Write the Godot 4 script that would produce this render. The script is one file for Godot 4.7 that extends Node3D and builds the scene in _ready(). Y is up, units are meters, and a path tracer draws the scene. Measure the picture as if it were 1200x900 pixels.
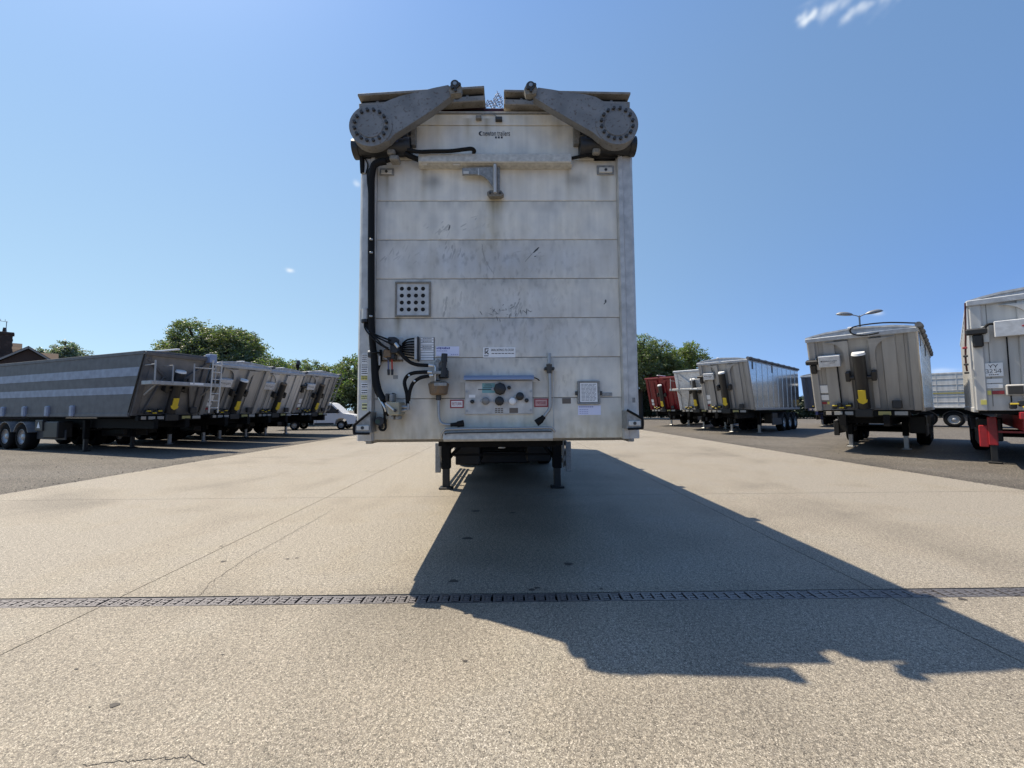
extends Node3D
# A yard of parked bulk trailers: one tall dirty walking-floor trailer seen nose on, rows of tippers either side.

var M := {}
var names_taken := {}
var rng := RandomNumberGenerator.new()
var uv_on := false
const FLAT := -1

# ---------------------------------------------------------------- helpers
func new_st() -> SurfaceTool:
	var st := SurfaceTool.new()
	st.begin(Mesh.PRIMITIVE_TRIANGLES)
	st.set_smooth_group(FLAT)
	return st

func vert(st: SurfaceTool, p: Vector3) -> void:
	if uv_on:
		st.set_uv(Vector2((p.x + 1.3) / 2.6, (4.4 - p.y) / 3.25))
	st.add_vertex(p)

func tri(st: SurfaceTool, a: Vector3, b: Vector3, c: Vector3, out: Vector3) -> void:
	if (b - a).cross(c - a).dot(out) < 0.0:
		vert(st, a); vert(st, b); vert(st, c)
	else:
		vert(st, a); vert(st, c); vert(st, b)

func quad(st: SurfaceTool, a: Vector3, b: Vector3, c: Vector3, d: Vector3, out: Vector3) -> void:
	tri(st, a, b, c, out)
	tri(st, a, c, d, out)

func box(st: SurfaceTool, c: Vector3, s: Vector3, bas := Basis.IDENTITY, bev := 0.0) -> void:
	var h := s * 0.5
	if bev <= 0.0:
		for ax in 3:
			for sg in [-1.0, 1.0]:
				var o := Vector3.ZERO
				o[ax] = sg
				var u := (ax + 1) % 3
				var w := (ax + 2) % 3
				var ps := []
				for k in [[-1, -1], [1, -1], [1, 1], [-1, 1]]:
					var p := Vector3.ZERO
					p[ax] = h[ax] * sg
					p[u] = h[u] * k[0]
					p[w] = h[w] * k[1]
					ps.append(c + bas * p)
				quad(st, ps[0], ps[1], ps[2], ps[3], bas * o)
		return
	bev = minf(bev, 0.45 * minf(s.x, minf(s.y, s.z)))
	# chamfered: each corner gives three points, one on each face
	var P := {}
	for x in [-1, 1]:
		for y in [-1, 1]:
			for z in [-1, 1]:
				for ax in 3:
					var p := Vector3(x, y, z) * (h - Vector3.ONE * bev)
					p[ax] = h[ax] * [x, y, z][ax]
					P[[x, y, z, ax]] = c + bas * p
	for ax in 3:
		var u := (ax + 1) % 3
		var w := (ax + 2) % 3
		for sg in [-1, 1]:
			var ps := []
			for k in [[-1, -1], [1, -1], [1, 1], [-1, 1]]:
				var key := [0, 0, 0, ax]
				key[ax] = sg; key[u] = k[0]; key[w] = k[1]
				ps.append(P[key])
			var o := Vector3.ZERO
			o[ax] = sg
			quad(st, ps[0], ps[1], ps[2], ps[3], bas * o)
		for su in [-1, 1]:
			for sw in [-1, 1]:
				var k0 := [0, 0, 0, u]
				var k1 := [0, 0, 0, u]
				k0[ax] = -1; k0[u] = su; k0[w] = sw
				k1[ax] = 1; k1[u] = su; k1[w] = sw
				var k2 := k0.duplicate()
				var k3 := k1.duplicate()
				k2[3] = w; k3[3] = w
				var o := Vector3.ZERO
				o[u] = su; o[w] = sw
				quad(st, P[k0], P[k1], P[k3], P[k2], bas * o)
	for x in [-1, 1]:
		for y in [-1, 1]:
			for z in [-1, 1]:
				tri(st, P[[x, y, z, 0]], P[[x, y, z, 1]], P[[x, y, z, 2]], bas * Vector3(x, y, z))

func ring_basis(d: Vector3) -> Basis:
	var up := Vector3.UP if absf(d.y) < 0.95 * d.length() else Vector3.RIGHT
	var x := up.cross(d).normalized()
	return Basis(x, d.cross(x).normalized(), d.normalized())

func cyl(st: SurfaceTool, a: Vector3, b: Vector3, r0: float, r1 := -1.0, n := 12, caps := true) -> void:
	if r1 < 0.0: r1 = r0
	var bs := ring_basis(b - a)
	for i in n:
		var t0 := TAU * i / n
		var t1 := TAU * (i + 1) / n
		var d0 := bs.x * cos(t0) + bs.y * sin(t0)
		var d1 := bs.x * cos(t1) + bs.y * sin(t1)
		st.set_smooth_group(1)
		quad(st, a + d0 * r0, a + d1 * r0, b + d1 * r1, b + d0 * r1, d0 + d1)
		st.set_smooth_group(FLAT)
		if caps:
			tri(st, a, a + d0 * r0, a + d1 * r0, a - b)
			tri(st, b, b + d0 * r1, b + d1 * r1, b - a)

func lathe(st: SurfaceTool, prof: Array, o: Vector3, axis: Vector3, n := 24) -> void:
	# prof: [radius, distance along the axis] pairs, outside first to last
	var bs := ring_basis(axis)
	var az := axis.normalized()
	var mid := Vector2.ZERO
	for p in prof: mid += Vector2(p[0], p[1]) / prof.size()
	st.set_smooth_group(1)
	for j in prof.size() - 1:
		var p: Array = prof[j]
		var q: Array = prof[j + 1]
		var nn := Vector2(q[1] - p[1], p[0] - q[0])
		for i in n:
			var t0 := TAU * i / n
			var t1 := TAU * (i + 1) / n
			var d0 := bs.x * cos(t0) + bs.y * sin(t0)
			var d1 := bs.x * cos(t1) + bs.y * sin(t1)
			var out := (d0 + d1).normalized() * nn.x + az * nn.y
			quad(st, o + d0 * p[0] + az * p[1], o + d1 * p[0] + az * p[1], o + d1 * q[0] + az * q[1], o + d0 * q[0] + az * q[1], out)
	st.set_smooth_group(FLAT)

func smooth_line(pts: Array, per := 5) -> PackedVector3Array:
	var out := PackedVector3Array()
	for i in pts.size() - 1:
		var p0: Vector3 = pts[maxi(i - 1, 0)]
		var p1: Vector3 = pts[i]
		var p2: Vector3 = pts[i + 1]
		var p3: Vector3 = pts[mini(i + 2, pts.size() - 1)]
		for k in per:
			var t := float(k) / per
			out.append(0.5 * (2.0 * p1 + (p2 - p0) * t + (2.0 * p0 - 5.0 * p1 + 4.0 * p2 - p3) * t * t + (3.0 * p1 - p0 - 3.0 * p2 + p3) * t * t * t))
	out.append(pts[-1])
	return out

func tube(st: SurfaceTool, pts: Array, r: float, n := 8, curved := true) -> void:
	var L: PackedVector3Array = smooth_line(pts) if curved else PackedVector3Array(pts)
	var rings := []
	var x := Vector3.ZERO
	for i in L.size():
		var d := (L[mini(i + 1, L.size() - 1)] - L[maxi(i - 1, 0)]).normalized()
		if x == Vector3.ZERO: x = ring_basis(d).x
		x = (x - d * x.dot(d)).normalized()
		var y := d.cross(x)
		var ring := []
		for k in n:
			ring.append(L[i] + (x * cos(TAU * k / n) + y * sin(TAU * k / n)) * r)
		rings.append(ring)
	st.set_smooth_group(1)
	for i in rings.size() - 1:
		for k in n:
			var k2 := (k + 1) % n
			quad(st, rings[i][k], rings[i][k2], rings[i + 1][k2], rings[i + 1][k], rings[i][k] + rings[i][k2] - 2.0 * L[i])
	st.set_smooth_group(FLAT)
	for e in [0, rings.size() - 1]:
		for k in n:
			tri(st, L[e], rings[e][k], rings[e][(k + 1) % n], (L[0] - L[1]) if e == 0 else (L[-1] - L[-2]))

func prism(st: SurfaceTool, poly: Array, z0: float, z1: float, xf := Transform3D.IDENTITY) -> void:
	var pv := PackedVector2Array(poly)
	var ids := Geometry2D.triangulate_polygon(pv)
	var at := func(p: Vector2, z: float) -> Vector3: return xf * Vector3(p.x, p.y, z)
	for i in range(0, ids.size(), 3):
		for z in [z0, z1]:
			tri(st, at.call(pv[ids[i]], z), at.call(pv[ids[i + 1]], z), at.call(pv[ids[i + 2]], z), xf.basis * Vector3(0, 0, 1.0 if (z == z1) == (z1 > z0) else -1.0))
	var cw := Geometry2D.is_polygon_clockwise(pv)
	for i in pv.size():
		var a := pv[i]
		var b := pv[(i + 1) % pv.size()]
		var nn := Vector2(b.y - a.y, a.x - b.x) * (-1.0 if cw else 1.0)
		quad(st, at.call(a, z0), at.call(b, z0), at.call(b, z1), at.call(a, z1), xf.basis * Vector3(nn.x, nn.y, 0))

# x -> x, y -> z, extruded along y (plan outlines); and x -> z, y -> y, extruded along x (side outlines)
var PLAN := Transform3D(Basis(Vector3(1, 0, 0), Vector3(0, 0, 1), Vector3(0, 1, 0)), Vector3.ZERO)
var SIDE := Transform3D(Basis(Vector3(0, 0, 1), Vector3(0, 1, 0), Vector3(1, 0, 0)), Vector3.ZERO)

func numbered(s: String) -> String:
	if not names_taken.has(s):
		names_taken[s] = 0
		return s
	names_taken[s] += 1
	return "%s_%03d" % [s, names_taken[s]]

func thing(called: String, label: String, category: String, at: Vector3, turn_deg := 0.0, group := "") -> Node3D:
	var o := Node3D.new()
	o.name = numbered(called)
	add_child(o)
	o.position = at
	o.rotation_degrees.y = turn_deg
	o.set_meta("label", label)
	o.set_meta("category", category)
	if group != "": o.set_meta("group", group)
	return o

func put(parent: Node, called: String, st: SurfaceTool, mat: String) -> MeshInstance3D:
	st.generate_normals()
	var mi := MeshInstance3D.new()
	mi.mesh = st.commit()
	mi.material_override = M[mat]
	var k := 0
	var nm := called
	while parent.has_node(NodePath(nm)):
		k += 1
		nm = "%s_%03d" % [called, k]
	mi.name = nm
	parent.add_child(mi)
	return mi

func put_box(parent: Node, called: String, mat: String, c: Vector3, s: Vector3, bev := 0.004, bas := Basis.IDENTITY) -> MeshInstance3D:
	var st := new_st()
	box(st, c, s, bas, bev)
	return put(parent, called, st, mat)

func put_tube(parent: Node, called: String, mat: String, pts: Array, r: float, n := 8) -> MeshInstance3D:
	var st := new_st()
	tube(st, pts, r, n)
	return put(parent, called, st, mat)

func put_cyl(parent: Node, called: String, mat: String, a: Vector3, b: Vector3, r0: float, r1 := -1.0, n := 14) -> MeshInstance3D:
	var st := new_st()
	cyl(st, a, b, r0, r1, n)
	return put(parent, called, st, mat)

func words(parent: Node, text: String, mat: String, at: Vector3, w: float, h: float, bas := Basis.IDENTITY, called := "lettering", font_name := "Droid Sans") -> MeshInstance3D:
	var f := SystemFont.new()
	f.font_names = PackedStringArray([font_name])
	var tm := TextMesh.new()
	tm.text = text
	tm.font = f
	tm.font_size = 48
	tm.pixel_size = 0.01
	tm.depth = 0.01
	tm.curve_step = 2.0
	var ab := tm.get_aabb()
	var mi := MeshInstance3D.new()
	mi.mesh = tm
	mi.material_override = M[mat]
	var k := 0
	var nm := called
	while parent.has_node(NodePath(nm)):
		k += 1
		nm = "%s_%03d" % [called, k]
	mi.name = nm
	parent.add_child(mi)
	var sc := Vector3(w / maxf(ab.size.x, 0.001), h / maxf(ab.size.y, 0.001), 0.2)
	var mid := ab.position + ab.size * 0.5
	mi.transform = Transform3D(bas * Basis.from_scale(sc), at - bas * (sc * mid))
	return mi

# ---------------------------------------------------------------- materials and textures
func lin(r: float, g: float, b: float) -> Color:
	return Color(r, g, b).linear_to_srgb()

func mat(called: String, r: float, g: float, b: float, rough := 0.6, metal := 0.0, tex: Texture2D = null, tex_scale := 1.0) -> StandardMaterial3D:
	var m := StandardMaterial3D.new()
	m.albedo_color = lin(r, g, b)
	m.roughness = rough
	m.metallic = metal
	if tex:
		m.albedo_texture = tex
		m.uv1_triplanar = true
		m.uv1_scale = Vector3.ONE * tex_scale
	M[called] = m
	return m

func noise(seed_: int, freq: float, octaves := 4, kind := FastNoiseLite.TYPE_SIMPLEX_SMOOTH) -> FastNoiseLite:
	var n := FastNoiseLite.new()
	n.seed = seed_
	n.noise_type = kind
	n.frequency = freq
	n.fractal_type = FastNoiseLite.FRACTAL_FBM if octaves > 1 else FastNoiseLite.FRACTAL_NONE
	n.fractal_octaves = maxi(octaves, 1)
	return n

func grey_texture(seed_: int, freq: float, lo: float, hi: float, stretch := 1.0, size := 512) -> ImageTexture:
	# soft mottling, optionally drawn out along y; values lo..hi (sRGB)
	var h := int(size / stretch)
	var im := noise(seed_, freq, 5).get_seamless_image(size, h)
	im.convert(Image.FORMAT_L8)
	var d := im.get_data()
	for i in d.size():
		d[i] = int(255.0 * lerpf(lo, hi, d[i] / 255.0))
	im = Image.create_from_data(size, h, false, Image.FORMAT_L8, d)
	if stretch != 1.0: im.resize(size, size, Image.INTERPOLATE_CUBIC)
	im.convert(Image.FORMAT_RGB8)
	return ImageTexture.create_from_image(im)

func stones(seed_: int, size: int, freq: float, dark: Color, mids: Array, contrast: float) -> Array:
	# exposed aggregate: cells of stone in several tones; returns [albedo, height]
	var c := FastNoiseLite.new()
	c.seed = seed_
	c.noise_type = FastNoiseLite.TYPE_CELLULAR
	c.frequency = freq
	c.fractal_type = FastNoiseLite.FRACTAL_NONE
	c.cellular_return_type = FastNoiseLite.RETURN_CELL_VALUE
	var cells := c.get_seamless_image(size, size, false, false, 0.012)
	cells.convert(Image.FORMAT_L8)
	c.cellular_return_type = FastNoiseLite.RETURN_DISTANCE2_SUB
	var gaps := c.get_seamless_image(size, size, false, false, 0.012)
	gaps.convert(Image.FORMAT_L8)
	var fb := noise(seed_ + 7, 0.03, 5).get_seamless_image(size, size)
	fb.convert(Image.FORMAT_L8)
	var A := cells.get_data()
	var B := gaps.get_data()
	var F := fb.get_data()
	var o := PackedByteArray()
	o.resize(size * size * 3)
	var hgt := PackedByteArray()
	hgt.resize(size * size)
	var lut := PackedByteArray()
	var lr := RandomNumberGenerator.new()
	lr.seed = seed_
	for i in 256:
		if lr.randf() < 0.07:
			for ch in 3: lut.append(int(dark[ch] * 255.0 * 0.8))
			continue
		var k: Color = mids[lr.randi() % mids.size()]
		var v := 1.0 + contrast * (lr.randf() - 0.5)
		for ch in 3: lut.append(int(clampf(k[ch] * v, 0.0, 1.0) * 255.0))
	var dk := [int(dark.r * 255), int(dark.g * 255), int(dark.b * 255)]
	for i in size * size:
		var a: int = A[i] * 3
		var g: float = minf(1.0, B[i] / 70.0)
		var m: float = 0.82 + 0.36 * (F[i] / 255.0)
		for ch in 3:
			o[i * 3 + ch] = int(clampf((dk[ch] + (lut[a + ch] - dk[ch]) * g) * m, 0.0, 255.0))
		hgt[i] = int(200.0 * g + 55.0 * lut[a] / 255.0)
	return [ImageTexture.create_from_image(Image.create_from_data(size, size, false, Image.FORMAT_RGB8, o)), ImageTexture.create_from_image(Image.create_from_data(size, size, false, Image.FORMAT_L8, hgt))]

func worn_texture() -> ImageTexture:
	# weathered paint: soft fading, chips with a brown edge, small dark pits
	var n := 512
	var f1 := noise(61, 0.010, 4).get_seamless_image(n, n)
	var f2 := noise(62, 0.045, 5).get_seamless_image(n, n)
	f1.convert(Image.FORMAT_L8)
	f2.convert(Image.FORMAT_L8)
	var A := f1.get_data()
	var B := f2.get_data()
	var o := PackedByteArray()
	o.resize(n * n * 3)
	for i in n * n:
		var g := 0.80 + 0.20 * A[i] / 255.0
		var chip := clampf((B[i] / 255.0 - 0.69) * 8.0, 0.0, 1.0)
		var pit := clampf((0.20 - B[i] / 255.0) * 8.0, 0.0, 1.0)
		var c := Vector3(g, g, g).lerp(Vector3(0.50, 0.38, 0.28), chip * 0.4) * (1.0 - 0.22 * pit)
		for ch in 3: o[i * 3 + ch] = int(255.0 * c[ch])
	return ImageTexture.create_from_image(Image.create_from_data(n, n, false, Image.FORMAT_RGB8, o))

func wall_texture() -> ImageTexture:
	# wear of the white front wall: rain streaks, grime, scuffs; u -1.3..1.3 across, v 4.4..1.15 down
	var W := 1024
	var H := 1280
	var sk := noise(11, 0.02, 4).get_image(W, 36, false, false, false)
	sk.resize(W, H, Image.INTERPOLATE_CUBIC)
	sk.convert(Image.FORMAT_L8)
	var bl := noise(12, 0.006, 5).get_image(W, H, false, false, false)
	bl.convert(Image.FORMAT_L8)
	var fn := noise(13, 0.035, 4)
	var sf := fn.get_image(W, H / 2, false, false, false)
	sf.resize(W, H, Image.INTERPOLATE_CUBIC)
	sf.convert(Image.FORMAT_L8)
	var S := sk.get_data()
	var B := bl.get_data()
	var F := sf.get_data()
	var v := PackedFloat32Array()
	v.resize(W * H)
	var tint := PackedFloat32Array()
	tint.resize(W * H)
	var drips := [[-0.55, 1.62, 0.36, 0.07, 0.30], [-1.0, 1.44, 0.24, 0.06, 0.30], [-0.88, 1.44, 0.24, 0.05, 0.22], [0.45, 1.82, 0.42, 0.05, 0.30], [0.30, 1.72, 0.46, 0.05, 0.18], [-0.33, 1.72, 0.46, 0.04, 0.18], [-1.04, 3.66, 0.30, 0.05, 0.24], [1.0, 3.67, 0.30, 0.05, 0.22], [-0.03, 3.45, 0.75, 0.05, 0.26], [-0.93, 2.32, 0.30, 0.03, 0.24], [-0.65, 2.32, 0.30, 0.03, 0.20], [-0.49, 1.90, 0.30, 0.07, 0.22], [-0.70, 3.77, 0.5, 0.03, 0.20], [0.66, 3.77, 0.5, 0.03, 0.20], [0.2, 3.77, 0.36, 0.04, 0.14], [-0.28, 4.22, 0.3, 0.04, 0.22], [-0.12, 4.22, 0.3, 0.04, 0.22], [0.81, 1.50, 0.26, 0.08, 0.14], [-0.66, 1.91, 0.26, 0.06, 0.14], [0.55, 4.28, 0.5, 0.06, 0.16], [-0.6, 4.28, 0.5, 0.06, 0.16]]
	for y in H:
		var vv := 4.4 - 3.25 * y / H
		for x in W:
			var u := -1.3 + 2.6 * x / W
			var i := y * W + x
			var s := S[i] / 255.0 - 0.5
			var b := B[i] / 255.0 - 0.5
			var f := F[i] / 255.0
			var scuff := exp(-pow((u - 0.0) / 0.75, 2.0) - pow((vv - 2.78) / 0.26, 2.0)) + 0.9 * exp(-pow((u + 0.0) / 0.8, 2.0) - pow((vv - 2.2) / 0.3, 2.0)) + 0.5 * exp(-pow((u - 0.1) / 0.7, 2.0) - pow((vv - 1.75) / 0.22, 2.0))
			var g := 0.99 + 0.14 * s + 0.26 * b
			g -= clampf(scuff, 0.0, 1.0) * clampf((f - 0.56) * 0.5, 0.0, 0.2)
			g -= 0.08 * clampf(scuff, 0.0, 1.0)
			g -= 0.10 * clampf((1.5 - vv) / 0.3, 0.0, 1.0) * f + 0.10 * clampf((b - 0.05) * 5.0, 0.0, 1.0) * f
			# grime running down from each joint
			for jv in [1.574, 1.944, 2.308, 2.675, 3.042, 3.414, 3.807]:
				if vv < jv and vv > jv - 0.12: g -= 0.15 * (1.0 - (jv - vv) / 0.12) * clampf(0.4 + 3.0 * s, 0.0, 1.0)
			# rusty bleed under the bracket, the bar and the cap
			var t: float = 0.22 + 0.35 * clampf(b + 0.15, 0.0, 1.0)
			t += 0.8 * exp(-pow((u + 0.03) / 0.07, 2.0)) * clampf(1.0 - absf(vv - 3.40) / 0.12, 0.0, 1.0)
			t += 0.45 * exp(-pow((u + 0.12) / 0.12, 2.0) - pow((vv - 3.05) / 0.25, 2.0)) * f
			t += 0.5 * clampf((vv - 4.02) / 0.25, 0.0, 1.0) * f
			t += 0.6 * exp(-pow((u + 0.3) / 0.5, 2.0)) * exp(-pow((vv - 3.84) / 0.05, 2.0)) * f
			t += 0.5 * clampf((1.55 - vv) / 0.35, 0.0, 1.0) * (0.3 + f)
			g -= 0.22 * exp(-pow((u + 0.62) / 0.09, 2.0) - pow((vv - 3.60) / 0.07, 2.0)) + 0.2 * exp(-pow((u - 0.72) / 0.09, 2.0) - pow((vv - 3.62) / 0.06, 2.0))
			g -= 0.16 * exp(-pow((u + 0.42) / 0.12, 2.0) - pow((vv - 1.8) / 0.2, 2.0))
			# wide bluish smears across the middle boards; dirt run down from fittings
			var sm := exp(-pow((vv - 2.86) / 0.15, 2.0)) * (0.4 + 0.6 * exp(-pow((u + 0.05) / 0.6, 2.0))) + 0.8 * exp(-pow((vv - 2.18) / 0.2, 2.0)) * exp(-pow((u - 0.1) / 0.8, 2.0)) + 0.4 * exp(-pow((vv - 2.5) / 0.16, 2.0)) * exp(-pow((u - 0.1) / 0.5, 2.0))
			sm *= clampf(0.65 + 1.6 * b + 0.8 * s, 0.0, 1.2)
			g -= 0.13 * sm
			t -= 0.55 * sm
			for q in drips:
				if vv < q[1] and vv > q[1] - q[2]:
					var across: float = (u - q[0]) / q[3]
					if absf(across) < 2.0:
						var dr: float = exp(-across * across) * (1.0 - (q[1] - vv) / q[2]) * clampf(0.55 + 2.4 * s, 0.0, 1.0) * q[4]
						g -= dr
						t += dr * 2.0
			v[i] = g
			tint[i] = t
	var r := RandomNumberGenerator.new()
	r.seed = 5
	# clusters of scuffs: centre, spread across and down, how many, darkness, lean of the strokes
	for q in [[Vector2(-0.573, 2.89), 0.33, 0.10, 46, 0.13, 0.25], [Vector2(-0.903, 2.915), 0.18, 0.08, 18, 0.17, 0.45], [Vector2(-0.432, 2.93), 0.10, 0.10, 34, 0.22, 0.2], [Vector2(0.279, 2.888), 0.10, 0.05, 22, 0.20, 1.1], [Vector2(0.833, 2.846), 0.14, 0.07, 14, 0.10, 0.7], [Vector2(-0.014, 2.88), 0.03, 0.05, 12, 0.25, 0.1], [Vector2(-0.55, 3.149), 0.10, 0.05, 16, 0.14, 0.7], [Vector2(-0.194, 3.197), 0.10, 0.07, 14, 0.14, 1.0], [Vector2(-0.353, 2.489), 0.16, 0.11, 34, 0.13, 0.1], [Vector2(-0.493, 2.41), 0.03, 0.14, 14, 0.22, 0.12], [Vector2(0.156, 2.423), 0.06, 0.08, 22, 0.30, 0.3], [Vector2(-0.041, 2.155), 0.45, 0.10, 70, 0.12, 0.3], [Vector2(0.193, 2.185), 0.10, 0.09, 20, 0.20, 0.2], [Vector2(0.819, 2.127), 0.16, 0.09, 16, 0.13, 0.6], [Vector2(0.432, 2.486), 0.14, 0.10, 22, 0.10, 0.4], [Vector2(-0.314, 1.781), 0.20, 0.16, 26, 0.10, 0.05], [Vector2(0.499, 1.698), 0.2, 0.14, 20, 0.08, 0.1], [Vector2(-0.037, 2.889), 0.6, 0.4, 40, 0.06, 0.4]]:
		for k in q[3]:
			var c := Vector2(q[0].x + r.randfn(0.0, q[1] * 0.55), q[0].y + r.randfn(0.0, q[2] * 0.6))
			scratch(v, W, H, c.x, c.y, r.randf_range(0.02, 0.075), q[5] * r.randfn(1.0, 0.45), r.randf_range(0.003, 0.014), q[4] * r.randf_range(0.4, 1.2))
	scratch(v, W, H, 0.345, 2.945, 0.07, 0.75, 0.010, 0.85)
	scratch(v, W, H, 0.28, 2.88, 0.12, 0.7, 0.003, 0.5)
	scratch(v, W, H, 0.335, 2.885, 0.012, 0.8, 0.008, 0.8)
	scratch(v, W, H, 0.98, 2.46, 0.03, 0.0, 0.008, 0.7)
	scratch(v, W, H, 0.97, 2.44, 0.02, 0.6, 0.005, 0.7)
	for k in 12: scratch(v, W, H, -0.155 + 0.10 * pow(k / 11.0, 2.0), 2.99 - 0.26 * k / 11.0, 0.035, -0.35, 0.003, 0.35)
	scratch(v, W, H, -0.46, 3.16, 0.05, 0.2, 0.006, 0.6)
	for k in 26: scratch(v, W, H, 0.1 + r.randfn(0.0, 0.1), 2.36 + r.randfn(0.0, 0.03), r.randf_range(0.01, 0.05), r.randfn(0.0, 1.2), 0.004, 0.55)
	var o := PackedByteArray()
	o.resize(W * H * 3)
	for i in W * H:
		var t := clampf(tint[i], -0.5, 1.0)
		var g := clampf(v[i], 0.05, 1.1) * 0.92
		o[i * 3] = int(255.0 * clampf(g * (1.0 - 0.05 * t), 0.0, 1.0))
		o[i * 3 + 1] = int(255.0 * clampf(g * (1.0 - 0.11 * t), 0.0, 1.0))
		o[i * 3 + 2] = int(255.0 * clampf(g * (1.0 - 0.24 * t), 0.0, 1.0))
	return ImageTexture.create_from_image(Image.create_from_data(W, H, false, Image.FORMAT_RGB8, o))

func scratch(v: PackedFloat32Array, W: int, H: int, u: float, vv: float, length: float, lean: float, half: float, dark: float) -> void:
	# a mark whose length leans from the vertical by `lean` radians; PackedFloat32Array is passed by reference
	var n := int(maxf(2.0, length / 0.002))
	for k in n:
		var t := (float(k) / n - 0.5)
		var x := (u + sin(lean) * t * length + 0.01 * sin(t * 5.0) * length + 1.3) / 2.6 * W
		var y := (4.4 - (vv + cos(lean) * t * length)) / 3.25 * H
		var hp := half / 2.6 * W * (1.0 - 1.2 * absf(t))
		for px in range(int(x - hp - 1), int(x + hp + 2)):
			var py := int(y)
			if px >= 0 and px < W and py >= 0 and py < H:
				var w := clampf(1.0 - maxf(0.0, absf(px - x) - hp * 0.5) / (hp + 0.5), 0.0, 1.0)
				v[py * W + px] = minf(v[py * W + px], 1.0 - dark * w)

func make_materials() -> void:
	var grime := grey_texture(3, 0.012, 0.80, 1.0)
	var mottle := grey_texture(4, 0.03, 0.74, 1.0)
	var streak := grey_texture(5, 0.03, 0.86, 1.0, 8.0)
	var worn := worn_texture()
	var fine := grey_texture(6, 0.12, 0.86, 1.0, 1.0, 256)
	var conc := stones(21, 1024, 0.17, Color(0.384, 0.359, 0.323), [Color(0.586, 0.552, 0.493), Color(0.633, 0.601, 0.541), Color(0.538, 0.507, 0.455), Color(0.451, 0.429, 0.391), Color(0.730, 0.700, 0.645), Color(0.557, 0.527, 0.476), Color(0.671, 0.641, 0.582)], 0.22)
	var tarm := stones(22, 1024, 0.12, Color(0.22, 0.21, 0.195), [Color(0.41, 0.385, 0.355), Color(0.35, 0.33, 0.305), Color(0.46, 0.435, 0.40), Color(0.55, 0.52, 0.47), Color(0.31, 0.295, 0.275)], 0.4)
	for c in [["concrete", conc, 1.1, 0.74, 0.07], ["tarmac", tarm, 0.55, 0.85, 0.15]]:
		var m := mat(c[0], 1, 1, 1, c[3], 0.0, c[1][0], c[2])
		m.uv1_world_triplanar = true
		m.vertex_color_use_as_albedo = true
		m.heightmap_enabled = true
		m.heightmap_texture = c[1][1]
		m.heightmap_scale = c[4]
	mat("grit", 0.17, 0.155, 0.14, 0.9).vertex_color_use_as_albedo = true
	mat("joint", 0.05, 0.045, 0.04, 0.9)
	mat("blotch", 0.07, 0.06, 0.05, 0.7, 0.0, mottle, 4.0)
	mat("grate_iron", 0.26, 0.24, 0.235, 0.5, 0.6, mottle, 3.0)
	mat("dark_pit", 0.012, 0.012, 0.012, 0.9)
	mat("kerb", 0.42, 0.37, 0.28, 0.85, 0.0, mottle, 1.0)
	# tall trailer
	var w := mat("wall_paint", 0.90, 0.885, 0.845, 0.42)
	w.albedo_texture = wall_texture()
	w.metallic_specular = 0.5
	var dents := noise(63, 0.012, 3).get_image(512, 512, false, false, false)
	dents.convert(Image.FORMAT_RGBA8)
	dents.bump_map_to_normal_map(6.0)
	w.normal_enabled = true
	w.normal_texture = ImageTexture.create_from_image(dents)
	w.normal_scale = 0.35
	mat("alu", 0.62, 0.60, 0.56, 0.42, 0.2, grime, 1.2)
	mat("alu_dull", 0.36, 0.36, 0.345, 0.55, 0.25, mottle, 1.6)
	mat("alu_dirty", 0.30, 0.275, 0.23, 0.7, 0.1, mottle, 2.0)
	mat("arm_grey", 0.26, 0.255, 0.245, 0.5, 0.1, worn, 0.9)
	mat("bolt_dark", 0.055, 0.053, 0.05, 0.5, 0.3)
	mat("alu_warm", 0.62, 0.60, 0.54, 0.5, 0.05, grime, 2.5)
	mat("black_steel", 0.012, 0.012, 0.012, 0.5, 0.0, grime, 2.0)
	mat("chassis_black", 0.012, 0.012, 0.012, 0.7, 0.0, mottle, 2.0)
	M["chassis_black"].metallic_specular = 0.25
	mat("rubber", 0.010, 0.010, 0.010, 0.7).metallic_specular = 0.3
	mat("tyre", 0.014, 0.014, 0.014, 0.9, 0.0, fine, 3.0).metallic_specular = 0.2
	mat("plastic_black", 0.016, 0.016, 0.017, 0.45)
	mat("bright_steel", 0.62, 0.62, 0.60, 0.28, 0.8)
	mat("steel", 0.42, 0.42, 0.41, 0.4, 0.7, fine, 2.0)
	mat("rim_steel", 0.55, 0.55, 0.54, 0.4, 0.45, mottle, 2.0)
	mat("dark_grey", 0.05, 0.05, 0.052, 0.6, 0.0, mottle, 1.5)
	mat("maroon", 0.060, 0.014, 0.014, 0.6)
	mat("white_paint", 0.74, 0.75, 0.76, 0.4, 0.0, grime, 0.8)
	mat("label_white", 0.78, 0.78, 0.77, 0.5)
	mat("label_lilac", 0.68, 0.69, 0.83, 0.5)
	mat("label_yellow", 0.70, 0.62, 0.16, 0.5)
	mat("label_pale_yellow", 0.72, 0.68, 0.34, 0.5)
	mat("label_olive", 0.32, 0.28, 0.10, 0.5)
	mat("label_teal", 0.17, 0.36, 0.39, 0.5)
	mat("label_brown", 0.16, 0.13, 0.105, 0.6, 0.0, fine, 4.0)
	mat("ink", 0.03, 0.03, 0.035, 0.6)
	mat("ink_grey", 0.30, 0.30, 0.31, 0.6)
	mat("ink_blue", 0.13, 0.14, 0.34, 0.6)
	mat("sign_red", 0.30, 0.035, 0.045, 0.5)
	mat("sign_pink", 0.55, 0.33, 0.31, 0.5)
	mat("cable_red", 0.42, 0.03, 0.02, 0.5)
	mat("cable_blue", 0.10, 0.13, 0.25, 0.5)
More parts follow.
